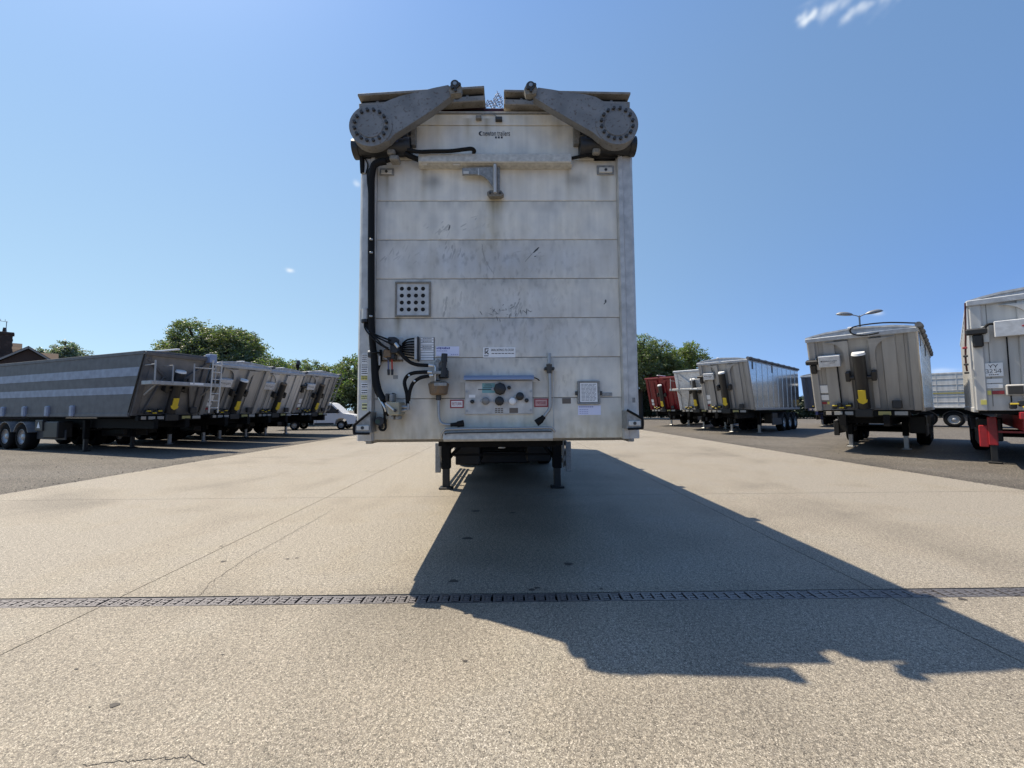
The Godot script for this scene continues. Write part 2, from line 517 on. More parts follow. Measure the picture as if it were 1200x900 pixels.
	mat("valve_tan", 0.42, 0.38, 0.27, 0.55, 0.2, fine, 4.0)
	mat("valve_brown", 0.24, 0.165, 0.10, 0.6, 0.2, mottle, 5.0)
	mat("dark_green", 0.02, 0.05, 0.035, 0.5)
	mat("actuator_blue", 0.02, 0.03, 0.07, 0.5)
	mat("hood_blue", 0.24, 0.28, 0.38, 0.4, 0.2)
	mat("lamp_clear", 0.55, 0.54, 0.50, 0.25)
	mat("lamp_orange", 0.60, 0.18, 0.02, 0.3)
	mat("lamp_red", 0.40, 0.02, 0.02, 0.3)
	mat("net_cord", 0.30, 0.33, 0.42, 0.6)
	mat("dirty_beam", 0.30, 0.28, 0.25, 0.6, 0.1, worn, 1.3)
	# tippers
	mat("tip_alu", 0.40, 0.40, 0.395, 0.45, 0.25, streak, 0.3)
	mat("tip_alu_light", 0.62, 0.615, 0.595, 0.42, 0.20, streak, 0.3)
	mat("tip_polish", 0.66, 0.67, 0.68, 0.16, 0.9, grime, 0.7)
	mat("tip_front", 0.22, 0.22, 0.222, 0.5, 0.1, grime, 0.4)
	mat("tip_grey", 0.14, 0.134, 0.133, 0.6, 0.0, grime, 0.4)
	mat("tip_stripe", 0.33, 0.36, 0.44, 0.5, 0.0, grime, 0.4)
	mat("tip_canvas", 0.50, 0.53, 0.57, 0.7, 0.0, grime, 0.8)
	mat("tip_canvas_dark", 0.13, 0.135, 0.145, 0.7, 0.0, mottle, 0.8)
	mat("tip_red", 0.21, 0.008, 0.018, 0.32, 0.0, grime, 0.6)
	mat("chassis_red", 0.36, 0.014, 0.020, 0.35, 0.0, grime, 1.0)
	mat("chassis_blue", 0.025, 0.035, 0.11, 0.4)
	mat("tip_blue_grey", 0.19, 0.21, 0.26, 0.45, 0.2, streak, 0.5)
	mat("yellow", 0.66, 0.48, 0.03, 0.5)
	mat("cap_white", 0.80, 0.80, 0.78, 0.4)
	mat("text_red", 0.45, 0.06, 0.06, 0.5)
	# house, van, lamp
	mat("brick_wall", 0.095, 0.062, 0.047, 0.9, 0.0, mottle, 1.0)
	mat("brick_face", 0.085, 0.058, 0.045, 0.9, 0.0, mottle, 1.5)
	mat("brick_face_pale", 0.12, 0.08, 0.06, 0.9, 0.0, mottle, 1.5)
	mat("roof_tile", 0.085, 0.055, 0.04, 0.9, 0.0, mottle, 1.3)
	mat("roof_tile_pale", 0.12, 0.08, 0.055, 0.9, 0.0, mottle, 1.3)
	mat("gutter_white", 0.30, 0.27, 0.23, 0.5)
	mat("van_white", 0.76, 0.77, 0.78, 0.25)
	var g := mat("dark_glass", 0.02, 0.025, 0.03, 0.06)
	g.metallic_specular = 0.9
	mat("galvanised", 0.30, 0.31, 0.32, 0.5, 0.5, mottle, 1.0)
	mat("bark", 0.07, 0.055, 0.042, 0.95, 0.0, mottle, 2.0)
	for l in [["leaf_olive", 0.195, 0.215, 0.135], ["leaf_green", 0.185, 0.21, 0.125], ["leaf_fresh", 0.225, 0.255, 0.125], ["leaf_pale", 0.23, 0.255, 0.215], ["leaf_dark", 0.032, 0.046, 0.02]]:
		var m := mat(l[0], l[1], l[2], l[3], 0.40)
		m.vertex_color_use_as_albedo = true
		m.cull_mode = BaseMaterial3D.CULL_DISABLED
		m.backlight_enabled = true
		m.backlight = Color(0.95 * l[1] / l[2], 0.95, 0.75 * l[3] / l[2]) if l[0] != "leaf_dark" else Color(0.14, 0.2, 0.05)

# ---------------------------------------------------------------- light, sky, camera
func make_camera_and_light() -> void:
	var cam := Camera3D.new()
	cam.name = "camera"
	add_child(cam)
	var pitch := 0.0621
	var roll := 0.0078
	var yaw := 0.0073
	var fwd := Vector3(sin(yaw) * cos(pitch), sin(pitch), -cos(yaw) * cos(pitch))
	var right := Vector3(cos(yaw), 0.0, sin(yaw))
	var up := right.cross(fwd)
	cam.transform = Transform3D(Basis(right * cos(roll) - up * sin(roll), right * sin(roll) + up * cos(roll), -fwd), Vector3(0, 1.4745, 0))
	cam.fov = rad_to_deg(2.0 * atan(450.0 / 470.0))
	cam.near = 0.05
	cam.far = 2000.0
	cam.current = true

	var sun := DirectionalLight3D.new()
	sun.name = "sun"
	add_child(sun)
	sun.look_at_from_position(Vector3.ZERO, Vector3(0.462, -1.0, 0.262))
	sun.light_energy = 1.6
	sun.light_color = Color(1.0, 0.95, 0.865)
	sun.light_angular_distance = 0.5
	sun.shadow_enabled = true

	var env := Environment.new()
	env.background_mode = Environment.BG_SKY
	env.tonemap_mode = Environment.TONE_MAPPER_LINEAR
	env.tonemap_exposure = 1.45
	env.sdfgi_enabled = true
	env.ssao_enabled = true
	env.ssil_enabled = true
	var sky := Sky.new()
	var sm := PanoramaSkyMaterial.new()
	sm.panorama = ImageTexture.create_from_image(sky_image())
	sky.sky_material = sm
	env.sky = sky
	var we := WorldEnvironment.new()
	we.name = "world_environment"
	we.environment = env
	add_child(we)

func sky_image() -> Image:
	var W := 2048
	var H := 1024
	var im := Image.create_empty(W, H, false, Image.FORMAT_RGBF)
	im.fill(Color(0.24, 0.23, 0.21))
	var to_sun := Vector3(-0.462, 1.0, -0.262).normalized()
	# clear air: deep blue overhead and away from the sun, paler low down and towards it
	var zenith := Vector3(0.034, 0.092, 0.235)
	var zenith_sun := Vector3(0.093, 0.166, 0.385)
	var low := Vector3(0.187, 0.380, 0.81)
	var low_sun := Vector3(0.60, 0.70, 0.235)
	var haze := Vector3(0.13, 0.14, 0.07)
	var wisp := noise(31, 0.9, 5)
	var puff := noise(32, 3.0, 4)
	# clouds: azimuth (radians, 0 = straight ahead, right positive), elevation, half sizes, strength
	var clouds := [[0.675, 0.679, 0.030, 0.013, 2.2], [0.715, 0.675, 0.04, 0.018, 1.1], [0.755, 0.656, 0.05, 0.012, 1.2], [0.80, 0.65, 0.05, 0.022, 0.8], [0.72, 0.71, 0.09, 0.02, 0.7], [0.755, 0.170, 0.016, 0.007, 1.2], [-0.505, 0.301, 0.012, 0.005, 1.6], [0.84, 0.059, 0.045, 0.006, 0.9], [-0.370, 0.497, 0.012, 0.010, 1.0]]
	for y in H / 2:
		var el := PI * 0.5 - PI * (y + 0.5) / H
		var s := sin(el)
		var k := pow(clampf(s, 0.0, 1.0), 0.4)
		for x in W:
			# column 0 looks along -z
			var az := TAU * (x + 0.5) / W
			if az > PI: az -= TAU
			var d := Vector3(sin(az) * cos(el), s, -cos(az) * cos(el))
			var cs := maxf(d.dot(to_sun), 0.0)
			var c := (low + low_sun * cs) * (1.0 - k) + (zenith + zenith_sun * cs * cs) * k
			c += haze * exp(-el / 0.11) + Vector3(1, 0.96, 0.88) * (pow(cs, 40.0) * 0.7 + pow(cs, 20.0) * 0.35)
			if el < 0.7:
				for q in clouds:
					var dx: float = (az - q[0]) / q[2]
					var dy: float = (el - q[1]) / q[3]
					if absf(dx) < 1.6 and absf(dy) < 1.6:
						var r := sqrt(dx * dx + dy * dy)
						var n := wisp.get_noise_2d(az * 15.0 + el * 10.0, el * 30.0 - az * 14.0) * 0.6 + puff.get_noise_2d(az * 9.0, el * 9.0) * 0.4
						var a := clampf((1.0 - r) * 0.9 + n * 1.2 - 0.12, 0.0, 1.0) * clampf(1.5 - r, 0.0, 1.0)
						a = clampf(a * (0.35 + 0.65 * a) * 0.75 * q[4], 0.0, 0.8)
						c = c.lerp(Vector3(0.64, 0.69, 0.74), a)
			im.set_pixel(x, y, Color(c.x, c.y, c.z))
	return im

# ---------------------------------------------------------------- setting
func structure(called: String, parent: Node = null) -> Node3D:
	var o := Node3D.new()
	o.name = called
	(parent if parent else self).add_child(o)
	o.set_meta("kind", "structure")
	return o

func ground_sheet(st: SurfaceTool, x0: float, x1: float, z0: float, z1: float, y: float, nx: int, nz: int, tone: Callable) -> void:
	for i in nx:
		for j in nz:
			var cs := []
			for k in [[0, 0], [1, 0], [1, 1], [0, 1]]:
				var p := Vector3(lerp(x0, x1, float(i + k[0]) / nx), y, lerp(z0, z1, float(j + k[1]) / nz))
				cs.append(p)
			for t in [[0, 1, 2], [0, 2, 3]]:
				var q := [cs[t[0]], cs[t[1]], cs[t[2]]]
				if (q[1] - q[0]).cross(q[2] - q[0]).y > 0.0: q = [q[0], q[2], q[1]]
				for p in q:
					st.set_color(tone.call(p))
					st.add_vertex(p)

func put_structure(called: String, st: SurfaceTool, m: String) -> MeshInstance3D:
	var mi := put(self, called, st, m)
	mi.set_meta("kind", "structure")
	return mi

func make_ground() -> void:
	var n1 := noise(41, 0.35, 4)
	var n2 := noise(42, 0.05, 4)
	var n3 := noise(43, 1.0, 3)
	var tar := func(p: Vector3) -> Color:
		var v := 1.0 + 0.30 * n2.get_noise_2d(p.x, p.z) + 0.28 * n1.get_noise_2d(p.x * 0.5, p.z * 1.6)
		# loose pale grit away from the wheel lines, darker oily band beside the slab
		var e := minf(absf(p.x + 9.21), absf(p.x - 8.93))
		v *= 1.0 - 0.30 * exp(-e * e / 0.9)
		v += 0.30 * clampf(n1.get_noise_2d(p.x * 1.3 + 50.0, p.z * 1.3) * 2.0, 0.0, 1.0) + 0.22 * n3.get_noise_2d(p.x * 0.8, p.z * 1.6)
		return Color(v * 1.02, v, v * 0.97)
	var st := new_st()
	ground_sheet(st, -20, -9.215, -36, -6, -0.006, 36, 100, tar)
	ground_sheet(st, 8.926, 20, -36, -6, -0.006, 36, 100, tar)
	for q in [[-50.0, -20.0, -60.0, 6.0, 34, 70], [-20.0, -9.215, -60.0, -36.0, 14, 26], [-20.0, -9.215, -6.0, 6.0, 14, 14], [20.0, 50.0, -60.0, 6.0, 34, 70], [8.926, 20.0, -60.0, -36.0, 14, 26], [8.926, 20.0, -6.0, 6.0, 14, 14]]:
		ground_sheet(st, q[0], q[1], q[2], q[3], -0.006, q[4], q[5], tar)
	ground_sheet(st, -9.215, 8.926, -60, -46, -0.006, 20, 16, tar)
	ground_sheet(st, -900, 900, -900, -60, -0.006, 12, 8, tar)
	ground_sheet(st, -900, -50, -60, 200, -0.006, 8, 4, tar)
	ground_sheet(st, 50, 900, -60, 200, -0.006, 8, 4, tar)
	ground_sheet(st, -50, 50, 6, 200, -0.006, 4, 4, tar)
	put_structure("tarmac_yard", st, "tarmac")

	# concrete road of poured bays, each bay a slab of its own
	var road := structure("concrete_road")
	var arcs := [[-14.0, -12.0, 9.0, 0.11], [9.5, -14.0, 7.2, 0.12], [-2.0, -19.0, 13.2, 0.09], [16.0, -4.0, 11.5, 0.08], [-9.0, -6.0, 5.2, 0.08], [5.0, -24.0, 16.5, 0.08], [-20.0, 2.0, 17.5, 0.07], [1.0, 6.5, 6.6, 0.07]]
	var con := func(p: Vector3) -> Color:
		var v := 1.05 + 0.13 * n2.get_noise_2d(p.x * 2.2, p.z) + 0.20 * n1.get_noise_2d(p.x, p.z) + 0.09 * n3.get_noise_2d(p.x, p.z)
		# tyre tracks: long soft streaks along the road, bending a little
		var bend := p.x + 0.35 * sin(p.z * 0.21 + 1.0) + 0.02 * p.z
		v -= 0.10 * clampf(n1.get_noise_2d(bend * 3.2, p.z * 0.12) * 1.8, 0.0, 1.0)
		var dmp := clampf(n2.get_noise_2d(p.x * 4.0 + 30.0, p.z * 4.0) * 2.2 - 0.35, 0.0, 1.0)
		v -= 0.16 * dmp
		# dark rubber arcs where trailers were swung round, and dirt gathered along joints and drain
		for q in arcs:
			var rr := absf(Vector2(p.x - q[0], p.z - q[1]).length() - q[2])
			var rr2 := absf(Vector2(p.x - q[0], p.z - q[1]).length() - q[2] - 1.9)
			v -= q[3] * (exp(-rr * rr / 0.03) + 0.8 * exp(-rr2 * rr2 / 0.03)) * clampf(0.7 + n1.get_noise_2d(p.x * 2.0, p.z * 2.0) * 1.5, 0.0, 1.0)
		for jx in [-3.115, 2.935]: v -= 0.09 * exp(-pow((p.x - jx) / 0.16, 2.0)) * clampf(0.5 + n1.get_noise_2d(jx, p.z) * 2.0, 0.0, 1.0)
		v -= 0.12 * exp(-pow((p.z + 3.23) / 0.22, 2.0))
		if p.z > -3.2: v *= 0.97
		return Color(v * 1.015, v, v * 0.975)
	var xs := [-9.215, -3.115, 2.935, 8.926]
	var zs := [6.0, -0.9, -3.163, -3.320, -6.93, -12.95, -18.95, -24.95, -30.95, -36.95, -46.0]
	for i in 3:
		for j in zs.size() - 1:
			if j == 2: continue
			st = new_st()
			var g := 0.0045
			var x0: float = xs[i] + g
			var x1: float = xs[i + 1] - g
			var z0: float = zs[j] - (g if j != 3 else 0.0)
			var z1: float = zs[j + 1] + (g if j != 1 else 0.0)
			var nx := 56 if j < 5 else 22
			ground_sheet(st, x0, x1, z0, z1, 0.0, nx, (64 if j == 0 or j == 4 else 36) if j < 5 else 18, con)
			for e in [[Vector3(x0, 0, z0), Vector3(x1, 0, z0)], [Vector3(x1, 0, z1), Vector3(x0, 0, z1)], [Vector3(x0, 0, z1), Vector3(x0, 0, z0)], [Vector3(x1, 0, z0), Vector3(x1, 0, z1)]]:
				st.set_color(Color(0.7, 0.7, 0.7))
				var dn := Vector3(0, -0.03, 0)
				var mid: Vector3 = (e[0] + e[1]) * 0.5 - Vector3((x0 + x1) * 0.5, 0, (z0 + z1) * 0.5)
				quad(st, e[0], e[1], e[1] + dn, e[0] + dn, mid)
			put(road, "slab", st, "concrete")
	var bed := new_st()
	quad(bed, Vector3(-9.215, -0.022, 6), Vector3(8.926, -0.022, 6), Vector3(8.926, -0.022, -3.163), Vector3(-9.215, -0.022, -3.163), Vector3.UP)
	quad(bed, Vector3(-9.215, -0.022, -46), Vector3(8.926, -0.022, -46), Vector3(8.926, -0.022, -3.320), Vector3(-9.215, -0.022, -3.320), Vector3.UP)
	put(road, "joint_filler", bed, "joint")
	# hairline crack beside the left joint
	var cr := new_st()
	var r2 := RandomNumberGenerator.new()
	r2.seed = 9
	var pts := [Vector3(-2.5, 0, -3.32), Vector3(-2.52, 0, -3.42), Vector3(-2.58, 0, -3.55), Vector3(-2.61, 0, -3.83), Vector3(-2.65, 0, -4.29), Vector3(-2.64, 0, -4.76), Vector3(-2.63, 0, -5.59), Vector3(-2.64, 0, -6.15)]
	var L := smooth_line(pts, 8)
	var prev := L[0]
	for i in range(1, L.size()):
		var p := L[i] + Vector3(r2.randfn(0, 0.008), 0, r2.randfn(0, 0.008))
		var sd := (p - prev).cross(Vector3.UP).normalized() * 0.0022
		var up := Vector3(0, 0.002, 0)
		quad(cr, prev - sd + up, prev + sd + up, p + sd + up, p - sd + up, Vector3.UP)
		prev = p
	put(road, "crack", cr, "joint")
	cr = new_st()
	L = smooth_line([Vector3(-1.8, 0, -1.79), Vector3(-1.66, 0, -1.8), Vector3(-1.56, 0, -1.81), Vector3(-1.45, 0, -1.81), Vector3(-1.39, 0, -1.82), Vector3(-1.33, 0, -1.8), Vector3(-1.28, 0, -1.78)], 8)
	prev = L[0]
	for i in range(1, L.size()):
		var p := L[i] + Vector3(r2.randfn(0, 0.004), 0, r2.randfn(0, 0.004))
		var sd := (p - prev).cross(Vector3.UP).normalized() * 0.0016
		var up := Vector3(0, 0.002, 0)
		quad(cr, prev - sd + up, prev + sd + up, p + sd + up, p - sd + up, Vector3.UP)
		prev = p
	put(road, "crack", cr, "joint")
	# small dark spots and scraps trodden into the slab
	var sp := new_st()
	var spots := [[Vector3(-2.22, 0, -4.11), 0.022], [Vector3(-2.82, 0, -4.06), 0.03], [Vector3(-2.14, 0, -4.13), 0.02], [Vector3(-2.0, 0, -2.13), 0.028], [Vector3(-1.75, 0, -2.54), 0.010], [Vector3(-0.27, 0, -2.45), 0.016], [Vector3(-0.5, 0, -5.92), 0.075], [Vector3(-0.49, 0, -3.55), 0.05], [Vector3(0.22, 0, -3.4), 0.03], [Vector3(0.17, 0, -3.37), 0.03], [Vector3(0.55, 0, -3.9), 0.05], [Vector3(-0.49, 0, -4.69), 0.07], [Vector3(0.03, 0, -5.8), 0.05], [Vector3(0.74, 0, -3.37), 0.02], [Vector3(3.44, 0, -3.13), 0.035], [Vector3(-2.5, 0, -2.42), 0.012], [Vector3(-3.16, 0, -4.51), 0.02], [Vector3(-3.46, 0, -9.85), 0.05]]
	for k in 60: spots.append([Vector3(r2.randf_range(-6, 7), 0, -r2.randf_range(1.5, 9.0)), r2.randf_range(0.004, 0.010)])
	for q in spots:
		var nn := 9
		var ph := r2.randf() * 6.0
		var ring := []
		for k in nn:
			var t := TAU * k / nn
			var rr: float = q[1] * 0.6 * (0.55 + 0.5 * absf(sin(t * 1.5 + ph)) + r2.randf() * 0.25)
			ring.append(q[0] + Vector3(cos(t) * rr * 1.5, 0.003, sin(t) * rr))
		for k in nn: tri(sp, q[0] + Vector3(0, 0.003, 0), ring[k], ring[(k + 1) % nn], Vector3.UP)
	var mi := put(road, "oil_spots", sp, "blotch")
	mi.set_meta("kind", "stuff")

func make_grit() -> void:
	# loose stones and grit gathered where the tarmac meets the road, and thinly over the tarmac
	var r := RandomNumberGenerator.new()
	r.seed = 404
	var st := new_st()
	var dirs := [Vector3(1, 0, 0.2), Vector3(-0.8, 0, 0.5), Vector3(0.1, 0, -1), Vector3(0, 0.6, 0), Vector3(-0.2, -0.5, 0.1)]
	for i in 3:
		tri(st, dirs[i], dirs[(i + 1) % 3], dirs[3], dirs[i] + dirs[(i + 1) % 3] + Vector3.UP)
		tri(st, dirs[i], dirs[(i + 1) % 3], dirs[4], dirs[i] + dirs[(i + 1) % 3] - Vector3.UP)
	st.generate_normals()
	var mm := MultiMesh.new()
	mm.transform_format = MultiMesh.TRANSFORM_3D
	mm.use_colors = true
	mm.mesh = st.commit()
	mm.instance_count = 3600
	for k in 3600:
		var left := k % 2 == 0
		var z := -r.randf_range(1.0, 30.0)
		var off := absf(r.randfn(0.0, 0.22)) - 0.06 if k % 3 else r.randf_range(0.0, 7.0)
		var x := (-9.215 - off) if left else (8.926 + off)
		var s := r.randf_range(0.006, 0.022)
		if k % 3 and r.randf() < 0.5: s *= 0.6
		mm.set_instance_transform(k, Transform3D(Basis.from_euler(Vector3(0, r.randf() * TAU, 0)).scaled(Vector3(s, s * 0.8, s)), Vector3(x, 0.002, z)))
		var t := r.randf_range(0.5, 1.3)
		mm.set_instance_color(k, Color(t, t * 0.97, t * 0.92))
	var mi := MultiMeshInstance3D.new()
	mi.multimesh = mm
	mi.material_override = M["grit"]
	mi.name = "gravel"
	mi.set_meta("kind", "stuff")
	mi.set_meta("label", "loose grit and small stones along the edges of the concrete road")
	mi.set_meta("category", "gravel")
	add_child(mi)

func make_drain() -> void:
	var zn := -3.163
	var zf := -3.320
	var w := zn - zf
	var o := thing("drainage_channel", "grey slotted metal drainage channel running right across the concrete road", "drain", Vector3(0, 0, (zn + zf) * 0.5))
	var st := new_st()
	box(st, Vector3(-0.145, -0.20, 0), Vector3(18.14, 0.02, w))
	box(st, Vector3(-0.145, -0.10, w * 0.5 - 0.006), Vector3(18.14, 0.186, 0.012))
	box(st, Vector3(-0.145, -0.10, -w * 0.5 + 0.006), Vector3(18.14, 0.186, 0.012))
	put(o, "trough", st, "dark_pit")
	st = new_st()
	var gl := 0.498
	var iw := w - 0.026
	box(st, Vector3(0, -0.012, iw * 0.5 - 0.008), Vector3(gl, 0.018, 0.016))
	box(st, Vector3(0, -0.012, -iw * 0.5 + 0.008), Vector3(gl, 0.018, 0.016))
	for k in 6:
		var x := -gl * 0.5 + 0.015 + k * 0.0832
		box(st, Vector3(x, -0.012, 0), Vector3(0.024, 0.018, iw - 0.034))
		if k < 5 or true:
			for s in [-1, 0, 1]:
				if x + 0.05 < gl * 0.5: box(st, Vector3(x + 0.0315, -0.012, s * iw * 0.29 + (0.008 if k % 2 == 0 else -0.006)), Vector3(0.050, 0.018, iw * 0.20))
			if x + 0.05 < gl * 0.5: box(st, Vector3(x + 0.027, -0.013, 0), Vector3(0.014, 0.016, iw - 0.036))
	st.generate_normals()
	var gm := st.commit()
	for k in 36:
		var mi := MeshInstance3D.new()
		mi.mesh = gm
		mi.material_override = M["grate_iron"]
		mi.name = "grate" if k == 0 else "grate_%03d" % k
		o.add_child(mi)
		mi.position = Vector3(-9.215 + 0.252 + k * 0.504, 0.0015 * ((k * 7) % 3) - 0.001, 0.0015 * ((k * 5) % 3) - 0.0015)
		mi.rotation.z = 0.003 * (((k * 3) % 5) - 2)

# foliage
var clump_meshes := []
func make_clumps() -> void:
	var r := RandomNumberGenerator.new()
	r.seed = 77
	for v in 3:
		var st := new_st()
		for k in 15:
			var d := Vector3(r.randfn(0, 1), r.randfn(0, 0.8), r.randfn(0, 1)).normalized()
			var p := d * r.randf_range(0.15, 1.0)
			var ax := Vector3(r.randfn(0, 1), r.randfn(0, 0.5), r.randfn(0, 1)).normalized()
			var sd := ax.cross((d + Vector3(0, 0.7, 0)).normalized() + Vector3(r.randfn(0, .3), r.randfn(0, .3), r.randfn(0, .3))).normalized()
			var l := r.randf_range(0.34, 0.62)
			var w := l * r.randf_range(0.28, 0.42)
			var nn := ax.cross(sd)
			var tip := p + ax * l
			var mid := p + ax * l * 0.5
			quad(st, p, mid + sd * w + nn * 0.06, tip, mid - sd * w + nn * 0.06, nn)
		st.generate_normals()
		clump_meshes.append(st.commit())

func foliage(parent: Node3D, called: String, material: String, lobes: Array, count: int, size: float, seed_: int, shell := 0.55, gap_at := -0.10) -> void:
	var r := RandomNumberGenerator.new()
	r.seed = seed_
	var gap := noise(seed_, 0.55, 2)
	var mm := MultiMesh.new()
	mm.transform_format = MultiMesh.TRANSFORM_3D
	mm.use_colors = true
	mm.mesh = clump_meshes[seed_ % clump_meshes.size()]
	var tr := []
	var tot := 0.0
	for l in lobes: tot += l[1].x * l[1].y * l[1].z
	for l in lobes:
		var n := int(count * pow(l[1].x * l[1].y * l[1].z / tot, 0.8) * 1.25)
		for k in n:
			var d := Vector3(r.randfn(0, 1), r.randfn(0, 1), r.randfn(0, 1)).normalized()
			var rad := lerpf(shell, 1.06, pow(r.randf(), 0.7))
			if r.randf() < 0.12: rad *= r.randf_range(1.0, 1.22)
			var p: Vector3 = l[0] + d * l[1] * rad
			if gap.get_noise_3d(p.x * 1.4, p.y * 1.4, p.z * 1.4) < gap_at: continue
			if p.y < 0.25: continue
			tr.append([p, r.randf_range(0.7, 1.25) * size])
	mm.instance_count = tr.size()
	for k in tr.size():
		var b := Basis.from_euler(Vector3(r.randf_range(-0.6, 0.6), r.randf() * TAU, r.randf_range(-0.6, 0.6))).scaled(Vector3.ONE * tr[k][1])
		mm.set_instance_transform(k, Transform3D(b, tr[k][0]))
		var t := r.randf_range(0.72, 1.28) * (1.0 + 0.25 * gap.get_noise_3d(tr[k][0].x * 0.6, tr[k][0].y * 0.6, tr[k][0].z * 0.6))
		mm.set_instance_color(k, Color(t * r.randf_range(0.86, 1.05), t, t * r.randf_range(0.75, 1.1)))
	var mi := MultiMeshInstance3D.new()
	mi.multimesh = mm
	mi.material_override = M[material]
	mi.name = called
	mi.set_meta("kind", "stuff")
	parent.add_child(mi)

func tree(called: String, label: String, at: Vector3, h: float, rad: float, material: String, count: int, seed_: int, group: String, leaf := 0.42, low := 0.28, lobes_n := 11, gap_at := -0.10) -> Node3D:
	var o := thing(called, label, "tree", at, 0.0, group)
	var r := RandomNumberGenerator.new()
	r.seed = seed_
	var st := new_st()
	var fork := h * 0.30
	cyl(st, Vector3(0, -0.1, 0), Vector3(0.05, fork, 0), h * 0.032, h * 0.024, 10, false)
	var lobes := []
	var cy := h * (low + (1.0 - low) * 0.5)
	var ry := h * (1.0 - low) * 0.5
	for k in lobes_n:
		var t := TAU * k / lobes_n * 2.4 + r.randf() * 0.5
		var e := -0.75 + 1.55 * (k + 0.5) / lobes_n
		var c := sqrt(maxf(0.0, 1.0 - e * e * 0.8))
		var s := r.randf_range(0.32, 0.46)
		var p := Vector3(cos(t) * c * rad * (1.0 - s) * 1.02, cy + e * ry * (1.0 - s) * 1.12, sin(t) * c * rad * (1.0 - s) * 1.02)
		lobes.append([p, Vector3(rad * s * 1.15, ry * s * r.randf_range(0.85, 1.1), rad * s * 1.15)])
		var mid := Vector3(p.x * 0.45, lerpf(fork, p.y, 0.5) + 0.3, p.z * 0.45)
		tube(st, [Vector3(0.05, fork - 0.2, 0), mid, p, p + (p - mid) * 0.35], h * 0.009, 6)
		for q in 3:
			var d := Vector3(r.randfn(0, 1), r.randfn(0.2, 0.7), r.randfn(0, 1)).normalized()
			tube(st, [lerp(mid, p, 0.5), p + d * lobes[-1][1] * 0.5, p + d * lobes[-1][1] * 0.98], h * 0.004, 5)
	lobes.append([Vector3(0, cy, 0), Vector3(rad * 0.6, ry * 0.72, rad * 0.6)])
	put(o, "trunk", st, "bark")
	foliage(o, "crown", material, lobes, count, leaf, seed_, 0.55, gap_at)
	return o

func make_vegetation() -> void:
	make_clumps()
	tree("broad_tree", "large rounded olive green tree behind the left row of trailers", Vector3(-33.0, 0, -45), 11.6, 4.9, "leaf_olive", 4600, 101, "", 0.40, 0.25, 16, -0.30)
	tree("small_tree", "small pale silvery tree between the house roof and the striped trailer", Vector3(-65.3, 0, -59), 12.2, 3.4, "leaf_pale", 900, 102, "", 0.5, 0.45, 7)
	var belt := [[-26.0, -44.0, 7.6, 4.0, "leaf_green", "bushy green tree just right of the large rounded tree"], [-20.6, -42.0, 7.0, 3.9, "leaf_olive", "low olive tree above the third trailer of the left row"], [-15.6, -41.0, 7.1, 3.9, "leaf_green", "green tree behind the camera mast and left row"], [-10.8, -40.0, 6.8, 3.7, "leaf_olive", "olive tree above the white van, beside the tall trailer"], [-6.5, -41.5, 7.0, 3.5, "leaf_green", "green tree mostly hidden by the left edge of the tall trailer"]]
	for k in belt.size():
		var b: Array = belt[k]
		tree("hedgerow_tree", b[5], Vector3(b[0], 0, b[1]), b[2], b[3], b[4], 2300, 110 + k, "trees of the far left hedgerow", 0.36, 0.06, 10)
	var bush := thing("bush", "bright fresh green bush right of the white van", "bush", Vector3(-9.9, 0, -37.5))
	for k in 5: put_tube(bush, "stem", "bark", [Vector3(0, 0, 0), Vector3(sin(k * 1.3) * 0.5, 1.2, cos(k * 1.3) * 0.5), Vector3(sin(k * 1.3) * 1.3, 2.6, cos(k * 1.3) * 1.2)], 0.04, 5)
	foliage(bush, "leaves", "leaf_fresh", [[Vector3(0, 1.6, 0), Vector3(2.1, 1.7, 1.6)], [Vector3(-1.2, 1.2, 0.4), Vector3(1.5, 1.2, 1.3)], [Vector3(1.4, 2.2, 0), Vector3(1.3, 1.3, 1.2)]], 1500, 0.28, 130)
	tree("roadside_tree", "tall green tree close against the right edge of the tall trailer", Vector3(18.0, 0, -55), 11.6, 4.8, "leaf_green", 2700, 141, "trees behind the right row", 0.40, 0.25, 12)
	tree("roadside_tree", "airy green tree with sky gaps above the white trailer", Vector3(24.0, 0, -56), 10.9, 3.9, "leaf_fresh", 1500, 142, "trees behind the right row", 0.38, 0.35, 9)
	var hedges := [[Vector3(7.5, 0, -58.0), 13.0, 5.4, "dark clipped hedge between the tall trailer and the red trailer"], [Vector3(24.0, 0, -57.5), 4.2, 4.6, "lower dark hedge behind the red and white trailers"], [Vector3(52.0, 0, -50.0), 24.0, 2.6, "low far hedge glimpsed in the gaps behind the two nearest right trailers"]]
	for k in hedges.size():
		var hd := thing("hedge", hedges[k][3], "hedge", hedges[k][0], 0.0, "hedges behind the right row")
		for q in 6: put_tube(hd, "stem", "bark", [Vector3((q - 2.5) * hedges[k][1] * 0.36, 0, 0), Vector3((q - 2.5) * hedges[k][1] * 0.36 + 0.1, 1.0, 0.2), Vector3((q - 2.5) * hedges[k][1] * 0.36, 2.5, 0)], 0.05, 5)
		var lb := []
		var nl := int(hedges[k][1] * 1.2) + 2
		for q in nl: lb.append([Vector3(-hedges[k][1] + q * hedges[k][1] * 2.0 / (nl - 1), hedges[k][2] * (0.46 + 0.03 * (q % 3)), 0), Vector3(1.7, hedges[k][2] * 0.52, 1.5)])
		foliage(hd, "leaves", "leaf_dark", lb, 3400 if k == 1 else 9000, 0.34, 150 + k, 0.7)
	var k := new_st()
	box(k, Vector3(22, 0.07, -52.6), Vector3(17, 0.16, 0.3), Basis.IDENTITY, 0.03)
	put_structure("kerb", k, "kerb")

